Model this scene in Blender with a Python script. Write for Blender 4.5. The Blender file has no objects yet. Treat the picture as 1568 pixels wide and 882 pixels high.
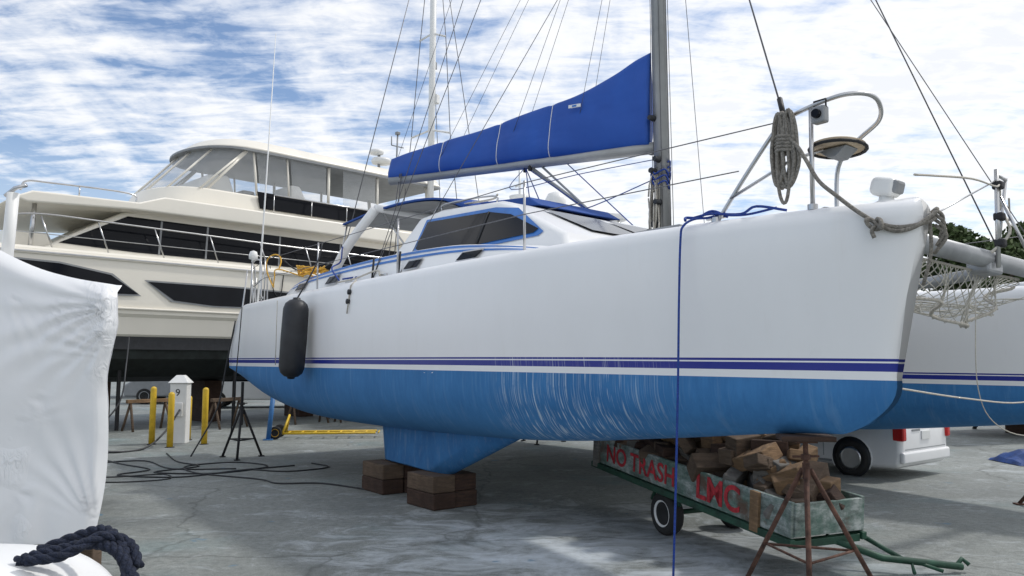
import bpy, math, random, bmesh
import numpy as np
from mathutils import Vector, Matrix, noise as mnoise
random.seed(7)
S=bpy.context.scene
S.view_settings.view_transform='Standard'; S.view_settings.look='None'; S.view_settings.exposure=0
rad=math.radians
# ---------------------------------------------------------------- materials
def nodes(name):
    m=bpy.data.materials.new(name); m.use_nodes=True
    nt=m.node_tree; b=nt.nodes['Principled BSDF']
    return m,nt,b
def N(nt,t,**k):
    n=nt.nodes.new(t)
    for a,v in k.items(): setattr(n,a,v)
    return n
def ramp(nt,fac,stops,interp='LINEAR'):
    r=N(nt,'ShaderNodeValToRGB'); r.color_ramp.interpolation=interp
    e=r.color_ramp.elements
    while len(e)<len(stops): e.new(.5)
    for i,(p,c) in enumerate(stops):
        e[i].position=p; e[i].color=(c[0],c[1],c[2],1) if not isinstance(c,(int,float)) else (c,c,c,1)
    nt.links.new(fac,r.inputs[0]); return r.outputs[0]
def mix(nt,f,a,b,bt='MIX'):
    n=N(nt,'ShaderNodeMix',data_type='RGBA',blend_type=bt)
    for i,v in ((0,f),(6,a),(7,b)):
        if isinstance(v,(int,float)): n.inputs[i].default_value=v
        elif isinstance(v,tuple): n.inputs[i].default_value=(v[0],v[1],v[2],1)
        else: nt.links.new(v,n.inputs[i])
    return n.outputs[2]
def math_(nt,op,a,b=0.0,clamp=False):
    n=N(nt,'ShaderNodeMath',operation=op); n.use_clamp=clamp
    for i,v in ((0,a),(1,b)):
        if isinstance(v,(int,float)): n.inputs[i].default_value=v
        else: nt.links.new(v,n.inputs[i])
    return n.outputs[0]
def noise_(nt,vec,scale,detail=4,rough=.55,mapscale=None,dist=0):
    if mapscale:
        mp=N(nt,'ShaderNodeMapping'); mp.inputs['Scale'].default_value=mapscale
        nt.links.new(vec,mp.inputs[0]); vec=mp.outputs[0]
    n=N(nt,'ShaderNodeTexNoise'); n.inputs['Scale'].default_value=scale
    n.inputs['Detail'].default_value=detail; n.inputs['Roughness'].default_value=rough
    n.inputs['Distortion'].default_value=dist
    nt.links.new(vec,n.inputs['Vector']); return n.outputs['Fac']
def bump(nt,b,h,strength=.3,dist=.02):
    n=N(nt,'ShaderNodeBump'); n.inputs['Strength'].default_value=strength; n.inputs['Distance'].default_value=dist
    nt.links.new(h,n.inputs['Height']); nt.links.new(n.outputs[0],b.inputs['Normal'])
def mat(name,col,rough=.5,metal=0,var=.12,scale=4,bmp=0,alpha=1,bscale=60,mapscale=None,spec=.5):
    m,nt,b=nodes(name)
    tc=N(nt,'ShaderNodeTexCoord').outputs['Object']
    n=noise_(nt,tc,scale,5,.6,mapscale)
    lo=tuple(c*(1-var) for c in col); hi=tuple(min(1,c*(1+var)) for c in col)
    nt.links.new(ramp(nt,n,[(.3,lo),(.7,hi)]),b.inputs['Base Color'])
    b.inputs['Roughness'].default_value=rough; b.inputs['Metallic'].default_value=metal
    b.inputs['Specular IOR Level'].default_value=spec
    if bmp: bump(nt,b,noise_(nt,tc,bscale,4,.6,mapscale),bmp)
    if alpha<1: b.inputs['Alpha'].default_value=alpha
    return m
M={}
M['gel']=mat('gelcoat_white',(.85,.85,.84),.28,var=.03,scale=1.5)
M['cream']=mat('gelcoat_cream',(.82,.78,.69),.3,var=.03,scale=.8)
M['alu']=mat('aluminium',(.34,.35,.36),.45,.4,var=.18,scale=3)
M['steel']=mat('stainless',(.55,.55,.55),.28,1,var=.12)
M['mast']=mat('mast_paint',(.38,.39,.39),.42,.3,var=.14,scale=2)
M['black']=mat('black_vinyl',(.018,.02,.024),.5,var=.3,scale=8)
M['glass']=mat('dark_glass',(.008,.009,.012),.09,var=.3,scale=1,spec=.14)
M['wire']=mat('wire',(.14,.14,.15),.45,.6)
M['rope_g']=mat('rope_grey',(.25,.23,.20),.9,var=.45,scale=60,bmp=.6,bscale=120)
M['rope_w']=mat('rope_white',(.5,.47,.41),.9,var=.25,scale=60)
M['rope_b']=mat('rope_blue',(.015,.05,.26),.8,var=.4,scale=70)
M['rope_n']=mat('rope_navy',(.012,.018,.04),.85,var=.5,scale=80,bmp=.8,bscale=90)
M['yellow']=mat('yellow_paint',(.72,.47,.03),.5,var=.2,scale=6)
M['orange']=mat('yellow_cord',(.70,.38,.03),.6)
M['rust']=mat('rusty_steel',(.10,.05,.035),.85,.1,var=.6,scale=14,bmp=.4)
M['blackiron']=mat('black_iron',(.02,.02,.022),.6,.2,var=.4)
M['tyre']=mat('tyre_rubber',(.022,.022,.022),.85,var=.4)
M['green']=mat('green_steel',(.012,.055,.032),.55,.1,var=.5,scale=8)
M['grey']=mat('grey_plastic',(.25,.26,.27),.5)
M['tanvinyl']=mat('tan_seat',(.45,.36,.25),.6,var=.2)
M['wht_pl']=mat('white_plastic',(.78,.78,.76),.4,var=.05)
M['van']=mat('van_paint',(.84,.84,.84),.2,var=.02)
M['red']=mat('red_lens',(.55,.02,.02),.15)
M['redp']=mat('red_spray',(.42,.025,.035),.75,var=.55,scale=14)
M['bluepost']=mat('blue_post',(.03,.14,.35),.5)
M['teal']=mat('trim_blue',(.03,.17,.52),.4)
M['bimini']=mat('bimini_canvas',(.015,.07,.30),.8,var=.15,scale=5)
M['alpha']=mat('clear_vinyl',(.55,.57,.58),.15,alpha=.35,var=.1)
M['underpaint']=mat('yacht_antifoul',(.010,.015,.014),.7,var=.6,scale=5)
M['tarp']=mat('blue_tarp',(.010,.045,.18),.7,bmp=.6,bscale=8,var=.5)
M['yellowish']=mat('net_cord',(.50,.48,.42),.9,var=.2)
M['bark']=mat('bark',(.09,.065,.045),.9,bmp=.6,bscale=12)
def wood(name,c,d):
    m,nt,b=nodes(name); tc=N(nt,'ShaderNodeTexCoord').outputs['Object']
    n=noise_(nt,tc,6,8,.7,(1,1,7)); n2=noise_(nt,tc,2.2,5,.7)
    col=mix(nt,ramp(nt,n2,[(.35,0),(.65,1)]),ramp(nt,n,[(.3,d),(.7,c)]),tuple(x*.35 for x in c))
    nt.links.new(col,b.inputs['Base Color']); b.inputs['Roughness'].default_value=.9
    bump(nt,b,n,.6); return m
M['wood1']=wood('weathered_timber',(.22,.15,.10),(.07,.05,.035))
M['wood2']=wood('old_timber',(.40,.25,.13),(.15,.09,.055))
M['wood3']=wood('dark_timber',(.11,.06,.04),(.03,.02,.017))
M['wood4']=wood('grey_timber',(.30,.28,.25),(.12,.11,.10))
def canvas():
    m,nt,b=nodes('sail_cover_canvas'); tc=N(nt,'ShaderNodeTexCoord').outputs['Object']
    n=noise_(nt,tc,1.6,5,.6,(1,1,.5)); nt.links.new(ramp(nt,n,[(.3,(.006,.065,.34)),(.7,(.009,.09,.43))]),b.inputs['Base Color'])
    b.inputs['Roughness'].default_value=.62; b.inputs['Sheen Weight'].default_value=.08
    bump(nt,b,noise_(nt,tc,1.0,2,.45,(.8,1,1.8),.6),.35,.10); return m
M['cover']=canvas()
def hullmat():
    m,nt,b=nodes('hull_paint'); tc=N(nt,'ShaderNodeTexCoord').outputs['Object']
    sp=N(nt,'ShaderNodeSeparateXYZ'); nt.links.new(tc,sp.inputs[0]); x,y,z=sp.outputs
    zz=math_(nt,'ADD',z,math_(nt,'MULTIPLY',x,.004))
    st=noise_(nt,tc,1.3,6,.65,(1,1,.4)); white=ramp(nt,st,[(.3,(.845,.845,.84)),(.6,(.875,.875,.872))])
    stain=noise_(nt,tc,1.0,5,.6,(6,6,.45))
    white=mix(nt,math_(nt,'MULTIPLY',ramp(nt,stain,[(.60,0),(.78,1)]),.12),white,(.60,.55,.45))
    smudge=noise_(nt,tc,3.1,6,.7,(1,1,.6)); white=mix(nt,math_(nt,'MULTIPLY',ramp(nt,smudge,[(.64,0),(.72,1)]),.07),white,(.5,.5,.5))
    a1=noise_(nt,tc,1.6,6,.6,(1,1,.6)); a2=noise_(nt,tc,9,6,.7,(2.5,2.5,.25))
    blue=ramp(nt,a1,[(.3,(.03,.165,.40)),(.7,(.055,.235,.52))])
    blue=mix(nt,ramp(nt,a2,[(.35,.0),(.75,.45)]),blue,(.02,.12,.32))
    low=math_(nt,'MULTIPLY',math_(nt,'SUBTRACT',1.25,z),1.6,True)
    blue=mix(nt,math_(nt,'MULTIPLY',low,.35),blue,(.10,.29,.52))
    chalk=noise_(nt,tc,1.0,5,.65,(14,3,1.0)); blue=mix(nt,math_(nt,'MULTIPLY',ramp(nt,chalk,[(.55,0),(.75,1)]),.22),blue,(.28,.46,.62))
    s1=noise_(nt,tc,1.0,1,.4,(62,5,1.15)); s3=noise_(nt,tc,1.0,1,.4,(38,4,.8)); s4=noise_(nt,tc,1.3,1,.4,(90,6,1.3))
    s2=noise_(nt,tc,2.0,3,.6,(2.4,2.4,2.4))
    sc=math_(nt,'MAXIMUM',ramp(nt,s1,[(.64,0),(.69,1)]),ramp(nt,s3,[(.67,0),(.70,1)]))
    sc=math_(nt,'MAXIMUM',sc,math_(nt,'MULTIPLY',ramp(nt,s4,[(.60,0),(.66,1)]),.5))
    mx=math_(nt,'MULTIPLY',math_(nt,'MULTIPLY',math_(nt,'ADD',x,3.8),2.2,True),math_(nt,'MULTIPLY',math_(nt,'SUBTRACT',-1.4,x),1.0,True))
    sc=math_(nt,'MULTIPLY',math_(nt,'MULTIPLY',sc,ramp(nt,s2,[(.34,0),(.46,1)])),mx)
    near=math_(nt,'LESS_THAN',y,1.0); sc=math_(nt,'MULTIPLY',sc,near)
    sc=math_(nt,'MULTIPLY',sc,.72)
    blue2=mix(nt,sc,blue,(.62,.72,.80))
    dk=(.018,.03,.27)
    def step(t): return math_(nt,'GREATER_THAN',zz,t)
    c=mix(nt,step(1.536),blue2,white)
    stripe=mix(nt,math_(nt,'MULTIPLY',sc,.7),dk,(.6,.65,.7))
    c=mix(nt,step(1.592),c,stripe); c=mix(nt,step(1.646),c,white); c=mix(nt,step(1.657),c,stripe); c=mix(nt,step(1.675),c,white)
    nt.links.new(c,b.inputs['Base Color'])
    r=mix(nt,step(1.536),(.75,.75,.75),(.30,.30,.30)); nt.links.new(r,b.inputs['Roughness'])
    bump(nt,b,noise_(nt,tc,1.2,3,.5),.05,.05)
    return m
M['hull']=hullmat()
def keelmat():
    m,nt,b=nodes('keel_paint'); tc=N(nt,'ShaderNodeTexCoord').outputs['Object']
    a=noise_(nt,tc,2.5,6,.7,(1,1,.5)); c=ramp(nt,a,[(.3,(.02,.12,.32)),(.65,(.045,.21,.48))])
    d=noise_(nt,tc,7,5,.7,(2,2,.4)); c=mix(nt,ramp(nt,d,[(.52,0),(.8,.55)]),c,(.25,.36,.48))
    nt.links.new(c,b.inputs['Base Color']); b.inputs['Roughness'].default_value=.8; return m
M['keel']=keelmat()
def wrapmat():
    m,nt,b=nodes('shrink_wrap_film'); tc=N(nt,'ShaderNodeTexCoord').outputs['Object']
    n=noise_(nt,tc,1.1,6,.6,(1,1,1),.6)
    nt.links.new(ramp(nt,n,[(.3,(.78,.79,.80)),(.7,(.86,.86,.87))]),b.inputs['Base Color'])
    b.inputs['Roughness'].default_value=.30
    cr=noise_(nt,tc,1.0,2,.5,(22,8,9),2.2); cr2=noise_(nt,tc,1.0,2,.5,(9,9,26),2.5)
    m1=ramp(nt,noise_(nt,tc,1.9,2),[(.57,0),(.68,1)]); m2=ramp(nt,noise_(nt,tc,2.6,2,.5,(1,1,1),.5),[(.62,0),(.70,1)])
    h=math_(nt,'ADD',math_(nt,'MULTIPLY',cr,m1),math_(nt,'MULTIPLY',cr2,m2))
    h=math_(nt,'ADD',h,math_(nt,'MULTIPLY',noise_(nt,tc,2.4,3,.5),.5))
    bump(nt,b,h,.6,.03); return m
M['wrap']=wrapmat()
def groundmat():
    m,nt,b=nodes('yard_concrete'); tc=N(nt,'ShaderNodeTexCoord').outputs['Object']
    n1=noise_(nt,tc,.35,8,.62); n2=noise_(nt,tc,1.3,8,.7,None,.4); n3=noise_(nt,tc,14,6,.75); n5=noise_(nt,tc,90,3,.6)
    c=ramp(nt,n1,[(.3,(.18,.195,.185)),(.5,(.25,.27,.255)),(.7,(.33,.35,.33))])
    c=mix(nt,math_(nt,'MULTIPLY',ramp(nt,n2,[(.50,0),(.72,1)]),.6),c,(.46,.49,.49))
    n6=noise_(nt,tc,3.4,7,.75,(1,1,1),.6); c=mix(nt,math_(nt,'MULTIPLY',ramp(nt,n6,[(.56,0),(.62,1)]),.35),c,(.38,.40,.39))
    c=mix(nt,math_(nt,'MULTIPLY',ramp(nt,n3,[(.38,1),(.55,0)]),.5),c,(.10,.11,.105))
    c=mix(nt,math_(nt,'MULTIPLY',ramp(nt,n5,[(.40,1),(.58,0)]),.5),c,(.10,.105,.10))
    sp=N(nt,'ShaderNodeSeparateXYZ'); nt.links.new(tc,sp.inputs[0])
    dx=math_(nt,'MULTIPLY',math_(nt,'SUBTRACT',sp.outputs[0],.6),.34); dy=math_(nt,'MULTIPLY',math_(nt,'SUBTRACT',sp.outputs[1],7.2),.36)
    d=math_(nt,'SQRT',math_(nt,'ADD',math_(nt,'MULTIPLY',dx,dx),math_(nt,'MULTIPLY',dy,dy)))
    pm=math_(nt,'SUBTRACT',1.0,d,True)
    dust=noise_(nt,tc,1.5,9,.74,(1,1.5,1),.9)
    f=math_(nt,'ADD',dust,math_(nt,'MULTIPLY',pm,.27))
    c=mix(nt,math_(nt,'MULTIPLY',ramp(nt,f,[(.55,0),(.82,1)]),.85),c,(.60,.65,.69))
    vb=noise_(nt,tc,2.3,3,.5,(1,1,1),.3); c=mix(nt,math_(nt,'MULTIPLY',ramp(nt,vb,[(.69,0),(.73,1)]),.6),c,(.07,.19,.30))
    vt=noise_(nt,tc,.5,4,.6); c=mix(nt,math_(nt,'MULTIPLY',ramp(nt,vt,[(.55,0),(.7,1)]),.22),c,(.12,.27,.30))
    vd=noise_(nt,tc,.9,6,.65); c=mix(nt,math_(nt,'MULTIPLY',ramp(nt,vd,[(.58,0),(.70,1)]),.5),c,(.09,.10,.10))
    vo=N(nt,'ShaderNodeTexVoronoi',feature='DISTANCE_TO_EDGE'); vo.inputs['Scale'].default_value=.22
    dn=N(nt,'ShaderNodeTexNoise'); dn.inputs['Scale'].default_value=1.2; dn.inputs['Detail'].default_value=6
    nt.links.new(tc,dn.inputs['Vector'])
    ad=N(nt,'ShaderNodeVectorMath',operation='MULTIPLY_ADD'); nt.links.new(dn.outputs['Color'],ad.inputs[0]); ad.inputs[1].default_value=(.8,.8,.8); nt.links.new(tc,ad.inputs[2])
    nt.links.new(ad.outputs[0],vo.inputs['Vector'])
    c=mix(nt,math_(nt,'MULTIPLY',ramp(nt,vo.outputs['Distance'],[(.0,1),(.006,0)]),.5),c,(.05,.055,.05))
    nt.links.new(c,b.inputs['Base Color'])
    nt.links.new(ramp(nt,n2,[(.3,.6),(.7,.9)]),b.inputs['Roughness'])
    bump(nt,b,n3,.3,.012); return m
M['ground']=groundmat()
def leafmat(name,c1,c2):
    m,nt,b=nodes(name); tc=N(nt,'ShaderNodeTexCoord').outputs['Object']
    nt.links.new(ramp(nt,noise_(nt,tc,.6,4),[(.3,c1),(.7,c2)]),b.inputs['Base Color']); b.inputs['Roughness'].default_value=.8; return m
M['leaf']=leafmat('foliage',(.03,.05,.015),(.09,.13,.04))
def boardmat():
    m,nt,b=nodes('painted_board'); tc=N(nt,'ShaderNodeTexCoord').outputs['Object']
    n=noise_(nt,tc,5,8,.75,(1,1,2)); n2=noise_(nt,tc,3,5,.6); n3=noise_(nt,tc,2.1,5,.7)
    c=ramp(nt,n,[(.36,(.07,.09,.08)),(.5,(.21,.25,.23)),(.64,(.46,.49,.47))])
    c=mix(nt,math_(nt,'MULTIPLY',ramp(nt,n3,[(.45,0),(.58,1)]),.55),c,(.05,.14,.10))
    c=mix(nt,ramp(nt,n2,[(.56,0),(.66,.8)]),c,(.12,.055,.035))
    nt.links.new(c,b.inputs['Base Color']); b.inputs['Roughness'].default_value=.85; bump(nt,b,n,.4); return m
M['board']=boardmat()
# ---------------------------------------------------------------- geometry helpers
def empty(name,loc=(0,0,0),rotz=0,matrix=None):
    e=bpy.data.objects.new(name,None); S.collection.objects.link(e); e.empty_display_size=.2
    e.matrix_world=matrix if matrix is not None else Matrix.Translation(loc)@Matrix.Rotation(rotz,4,'Z')
    return e
def obj(name,verts,faces,m,parent=None,smooth=False,bevel=0,seg=2):
    me=bpy.data.meshes.new(name); me.from_pydata([tuple(v) for v in verts],[],faces); me.update()
    o=bpy.data.objects.new(name,me); S.collection.objects.link(o)
    if m: me.materials.append(M[m] if isinstance(m,str) else m)
    if parent: o.parent=parent
    if smooth:
        for p in me.polygons: p.use_smooth=True
    if bevel:
        b=o.modifiers.new('bev','BEVEL'); b.width=bevel; b.segments=seg; b.limit_method='ANGLE'; b.angle_limit=rad(35)
        if seg>2:
            for p in me.polygons: p.use_smooth=True
            w=o.modifiers.new('wn','WEIGHTED_NORMAL'); w.keep_sharp=True
    return o
def cat(P,n=8):
    P=[Vector(p) for p in P]; Q=[P[0]*2-P[1]]+P+[P[-1]*2-P[-2]]; out=[]
    for i in range(1,len(Q)-2):
        a,b,c,d=Q[i-1:i+3]
        for k in range(n):
            t=k/n; out.append(.5*((2*b)+(c-a)*t+(2*a-5*b+4*c-d)*t*t+(3*b-a-3*c+d)*t**3))
    out.append(P[-1]); return out
def tubegeo(P,r,seg=8):
    P=[Vector(p) for p in P]; V=[];F=[]
    up=Vector((0,0,1)); t0=(P[1]-P[0]).normalized()
    if abs(t0.dot(up))>.95: up=Vector((1,0,0))
    nrm=(up-t0*up.dot(t0)).normalized()
    for i,p in enumerate(P):
        if i==0:t=t0
        elif i==len(P)-1:t=(P[-1]-P[-2]).normalized()
        else:
            t=(P[i+1]-P[i-1])
            t=t.normalized() if t.length>1e-7 else t0
        nrm=(nrm-t*nrm.dot(t))
        nrm=nrm.normalized() if nrm.length>1e-6 else t.orthogonal().normalized()
        b=t.cross(nrm); rr=r[i] if isinstance(r,(list,tuple)) else r
        for k in range(seg):
            a=2*math.pi*k/seg; V.append(p+nrm*(math.cos(a)*rr)+b*(math.sin(a)*rr))
    for i in range(len(P)-1):
        for k in range(seg):
            k2=(k+1)%seg; F.append((i*seg+k,i*seg+k2,(i+1)*seg+k2,(i+1)*seg+k))
    F.append(tuple(range(seg))[::-1]); F.append(tuple((len(P)-1)*seg+k for k in range(seg)))
    return V,F
def tube(name,P,r,m,parent=None,seg=8,smooth_path=0):
    if smooth_path: P=cat(P,smooth_path)
    V,F=tubegeo(P,r,seg); return obj(name,V,F,m,parent,True)
def tubes(name,L,m,parent=None,seg=6):
    V=[];F=[]
    for P,r in L:
        v,f=tubegeo(P,r,seg); o=len(V); V+=v; F+=[tuple(i+o for i in q) for q in f]
    return obj(name,V,F,m,parent,True)
def boxgeo(c,s,R=None):
    c=Vector(c); V=[]
    for x in(-.5,.5):
        for y in(-.5,.5):
            for z in(-.5,.5):
                v=Vector((x*s[0],y*s[1],z*s[2])); V.append(c+(R@v if R else v))
    return V,[(0,1,3,2),(4,6,7,5),(0,4,5,1),(2,3,7,6),(0,2,6,4),(1,5,7,3)]
def box(name,c,s,m,parent=None,R=None,bevel=.01,seg=2):
    V,F=boxgeo(c,s,R); return obj(name,V,F,m,parent,bevel=bevel,seg=seg)
def fixn(o):
    bm=bmesh.new(); bm.from_mesh(o.data); bmesh.ops.recalc_face_normals(bm,faces=bm.faces); bm.to_mesh(o.data); bm.free()
def prism(name,prof,y0,y1,m,parent=None,bevel=.02,inset=0,zref=None,seg=2):
    n=len(prof); zs=[p[1] for p in prof]; z0,z1=min(zs),max(zs)
    if zref: z0,z1=zref
    V=[]
    for sgn,y in((1,y0),(-1,y1)):
        for x,z in prof: V.append((x,y+sgn*inset*(z-z0)/(z1-z0+1e-6),z))
    F=[tuple(range(n)),tuple(range(n,2*n))[::-1]]+[(i,i+n,(i+1)%n+n,(i+1)%n) for i in range(n)]
    o=obj(name,V,F,m,parent,bevel=bevel,seg=seg); fixn(o)
    return o
def cyl(name,a,b,r,m,parent=None,seg=20,bevel=0,r2=None):
    V,F=tubegeo([a,b],[r,r2 if r2 is not None else r],seg); return obj(name,V,F,m,parent,bevel=bevel)
def lathe(name,prof,m,parent,matrix=None,seg=28):
    V=[];F=[]
    for r,z in prof:
        for k in range(seg):
            a=2*math.pi*k/seg; V.append(Vector((r*math.cos(a),r*math.sin(a),z)))
    if matrix: V=[matrix@v for v in V]
    for i in range(len(prof)-1):
        for k in range(seg):
            k2=(k+1)%seg; F.append((i*seg+k,i*seg+k2,(i+1)*seg+k2,(i+1)*seg+k))
    F.append(tuple(range(seg))[::-1]); F.append(tuple((len(prof)-1)*seg+k for k in range(seg)))
    return obj(name,V,F,m,parent,True)
def slerp_(tab,x):
    if x<=tab[0][0]: return tab[0][1]
    for i in range(len(tab)-1):
        a,b=tab[i]; c,d=tab[i+1]
        if x<=c:
            p=tab[max(0,i-1)]; q=tab[min(len(tab)-1,i+2)]
            m0=(d-p[1])/(c-p[0]) if i>0 else (d-b)/(c-a); m1=(q[1]-b)/(q[0]-a) if i<len(tab)-2 else (d-b)/(c-a)
            h=c-a;t=(x-a)/h
            return (2*t**3-3*t*t+1)*b+(t**3-2*t*t+t)*h*m0+(-2*t**3+3*t*t)*d+(t**3-t*t)*h*m1
    return tab[-1][1]
def text(name,s,size,loc,R,m,parent,ext=.002,off=0):
    c=bpy.data.curves.new(name,'FONT'); c.body=s; c.size=size; c.extrude=ext; c.align_x='LEFT'; c.offset=off
    o=bpy.data.objects.new(name,c); S.collection.objects.link(o); c.materials.append(M[m])
    o.matrix_local=Matrix.Translation(loc)@R.to_4x4(); o.parent=parent; return o
# ---------------------------------------------------------------- camera
cam=bpy.data.cameras.new('camera'); co=bpy.data.objects.new('camera',cam); S.collection.objects.link(co); S.camera=co
co.location=(0,0,1.65); co.rotation_euler=(rad(90+5.44),0,0)
cam.sensor_width=36; cam.lens=36*1207/1568; cam.clip_end=3000; cam.clip_start=.05
# ---------------------------------------------------------------- light
sv=Vector((.93,.37,0)).normalized()*math.cos(rad(52))+Vector((0,0,math.sin(rad(52))))
sd=bpy.data.lights.new('sun','SUN'); so=bpy.data.objects.new('sun',sd); S.collection.objects.link(so)
sd.energy=2.0; sd.angle=rad(4); sd.color=(1,.97,.92); so.rotation_euler=(-sv).to_track_quat('-Z','Y').to_euler(); so.location=(20,8,25)
w=bpy.data.worlds.new('World'); S.world=w; w.use_nodes=True; nt=w.node_tree
for n in list(nt.nodes): nt.nodes.remove(n)
out=N(nt,'ShaderNodeOutputWorld'); bg=N(nt,'ShaderNodeBackground'); nt.links.new(bg.outputs[0],out.inputs[0])
sky=N(nt,'ShaderNodeTexSky',sky_type='NISHITA'); sky.sun_disc=False; sky.sun_elevation=rad(52); sky.sun_rotation=math.atan2(sv.x,sv.y)
sky.air_density=1.0; sky.dust_density=.6; sky.ozone_density=1.5
tc=N(nt,'ShaderNodeTexCoord').outputs['Generated']
sp=N(nt,'ShaderNodeSeparateXYZ'); nt.links.new(tc,sp.inputs[0])
zz=math_(nt,'ADD',math_(nt,'MAXIMUM',sp.outputs[2],0.0),.12)
px=math_(nt,'DIVIDE',sp.outputs[0],zz); py=math_(nt,'DIVIDE',sp.outputs[1],zz)
cb=N(nt,'ShaderNodeCombineXYZ'); nt.links.new(px,cb.inputs[0]); nt.links.new(py,cb.inputs[1]); P=cb.outputs[0]
def rotm(vec,rot,sc):
    mp=N(nt,'ShaderNodeMapping'); mp.inputs['Rotation'].default_value=(0,0,rot); mp.inputs['Scale'].default_value=sc
    nt.links.new(vec,mp.inputs[0]); return mp.outputs[0]
big=noise_(nt,P,.5,3,.5)
street=noise_(nt,rotm(P,rad(12),(2.1,.55,1)),1.6,4,.55,None,.5)
rip=noise_(nt,rotm(P,rad(-28),(1.4,3.8,1)),2.8,5,.6,None,.4)
fine=noise_(nt,P,8.0,7,.68,None,.3)
lr=math_(nt,'MULTIPLY',px,.05)
f=math_(nt,'MULTIPLY',big,.42)
for s_,k_ in ((street,.48),(rip,.52),(fine,.26)): f=math_(nt,'ADD',f,math_(nt,'MULTIPLY',s_,k_))
f=math_(nt,'ADD',f,lr)
mask=ramp(nt,f,[(.69,0),(.79,.55),(.93,1)])
low=math_(nt,'SUBTRACT',1.0,math_(nt,'MULTIPLY',sp.outputs[2],4.0),True)
mask=math_(nt,'MAXIMUM',mask,math_(nt,'MULTIPLY',low,.7))
cloud=ramp(nt,f,[(.73,(.82,.88,.98)),(.87,(1.0,1.0,1.0)),(.99,(.84,.865,.91))])
skyc=mix(nt,1.0,sky.outputs[0],(.14,.14,.145),'MULTIPLY')
cl=mix(nt,mask,skyc,mix(nt,1.0,cloud,(1.10,1.10,1.10),'MULTIPLY'))
nt.links.new(cl,bg.inputs[0]); bg.inputs[1].default_value=1.0
# ---------------------------------------------------------------- ground
obj('ground',[(-600,-200,0),(600,-200,0),(600,1200,0),(-600,1200,0)],[(0,1,2,3)],'ground')
# ================================================================ CATAMARAN
C0=Vector((2.49,5.1,0)); heel=-.03
BM=Matrix.Translation(C0+Vector((0,0,1.65)))@Matrix.Rotation(math.atan2(-.8,.6),4,'Z')@Matrix.Rotation(heel,4,'X')@Matrix.Translation((0,0,-1.65))
boat=empty('catamaran_sailboat',matrix=BM)
def L(s,w,z): return Vector((-s,w,z))
def hull(name,w0):
    stem=[(1.16,.42),(1.22,.26),(1.30,.13),(1.40,.03),(1.50,-.005),(1.65,0),(2.2,-.12),(2.7,-.25)]
    stern=[(1.4,12.05),(1.52,12.15),(1.8,12.2),(2.1,12.05),(2.72,11.55)]
    keelz=[(0,1.17),(.04,1.14),(.12,1.04),(.25,.90),(.4,.84),(.6,.82),(.74,.86),(.84,.98),(.91,1.14),(.96,1.32),(1,1.5)]
    NS=70; V=[];ring=None
    for i in range(NS+1):
        t=(i/NS)**1.35
        fwd=math.sin(math.pi/2*min(t/.40,1)); aft=1-.24*max(0,(t-.55)/.45)**1.6
        bw=.62*max(fwd,0)**.78*aft+.035*(1-t); bd=.66*max(fwd,0)**.55*aft+.05*(1-t)
        zk=slerp_(keelz,t); zd=2.70
        half=[]
        for k in range(15):
            th=math.pi/2*k/14
            half.append((bw*math.sin(th)**.85,1.56-(1.56-zk)*max(0,math.cos(th))**.80))
        for k in range(1,7):
            q=k/6; half.append((bw+(bd-bw)*math.sin(q*math.pi/2),1.56+(zd-.13-1.56)*q))
        r=min(.13,bd*.8)
        for k in range(1,7):
            a=math.pi/2*k/6; half.append((bd-r+r*math.cos(a),zd-.13+.13*math.sin(a)))
        half.append(((bd-r)*.5,zd+.015)); half.append((0,zd+.02))
        full=[(-a,z) for a,z in half]+[(a,z) for a,z in reversed(half[1:-1])]
        ring=len(full)
        for a,z in full:
            s0=slerp_(stem,z)
            if z>2.5: s0+=.12*((z-2.5)/.22)**3*.8
            s=s0+t*(slerp_(stern,z)-s0); V.append(L(s,w0+a,z))
    F=[]
    for i in range(NS):
        for k in range(ring):
            k2=(k+1)%ring; F.append((i*ring+k,(i+1)*ring+k,(i+1)*ring+k2,i*ring+k2))
    F.append(tuple(range(ring))); F.append(tuple(NS*ring+k for k in range(ring))[::-1])
    return obj(name,V,F,'hull',boat,True)
hull('near_hull',0); W2=5.5; hull('far_hull',W2)
def keel(name,w0):
    V=[];F=[];lv=[(1.0,3.7,7.0,.16),(.88,3.95,7.0,.155),(.40,5.25,6.88,.12),(.385,5.28,6.85,.09)]
    n=28
    for z,a,b,th in lv:
        for k in range(n):
            ang=2*math.pi*k/n; c=math.cos(ang); s_=math.sin(ang)
            c=abs(c)**.8*(1 if c>0 else -1)
            V.append(L((a+b)/2+(b-a)/2*c, w0+th*s_*(1-.3*c), z-(.03*(-c) if z<.5 and c<0 else 0)))
    for i in range(3):
        for k in range(n):
            k2=(k+1)%n; F.append((i*n+k,i*n+k2,(i+1)*n+k2,(i+1)*n+k))
    F.append(tuple(3*n+k for k in range(n)))
    o=obj(name,V,F,'keel',boat,True); m=o.modifiers.new('e','EDGE_SPLIT'); m.split_angle=rad(45)
keel('near_keel',0); keel('far_keel',W2)
for i,s in enumerate((4.72,4.8,4.88)):
    cyl('through_hull_%d'%i,L(s,-.55,1.545),L(s,-.64,1.545),.022,'wht_pl',boat,12)
prism('bridge_deck',[(-2.9,2.5),(-3.6,1.95),(-11,1.95),(-11,2.6),(-2.9,2.62)],.3,W2-.3,'gel',boat)
tw_=[(3.0,.02),(3.5,.26),(4.2,.36),(5,.38),(6.5,.40),(8,.40),(9,.39),(9.7,.36),(10.1,.30)]
tz_=[(3.0,2.70),(3.5,2.80),(4.2,2.90),(5,2.98),(6.5,3.02),(8,3.0),(9,2.95),(9.7,2.86),(10.1,2.70)]
def trunkw(s): return slerp_(tw_,s)
def trunkz(s): return slerp_(tz_,s)
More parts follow.
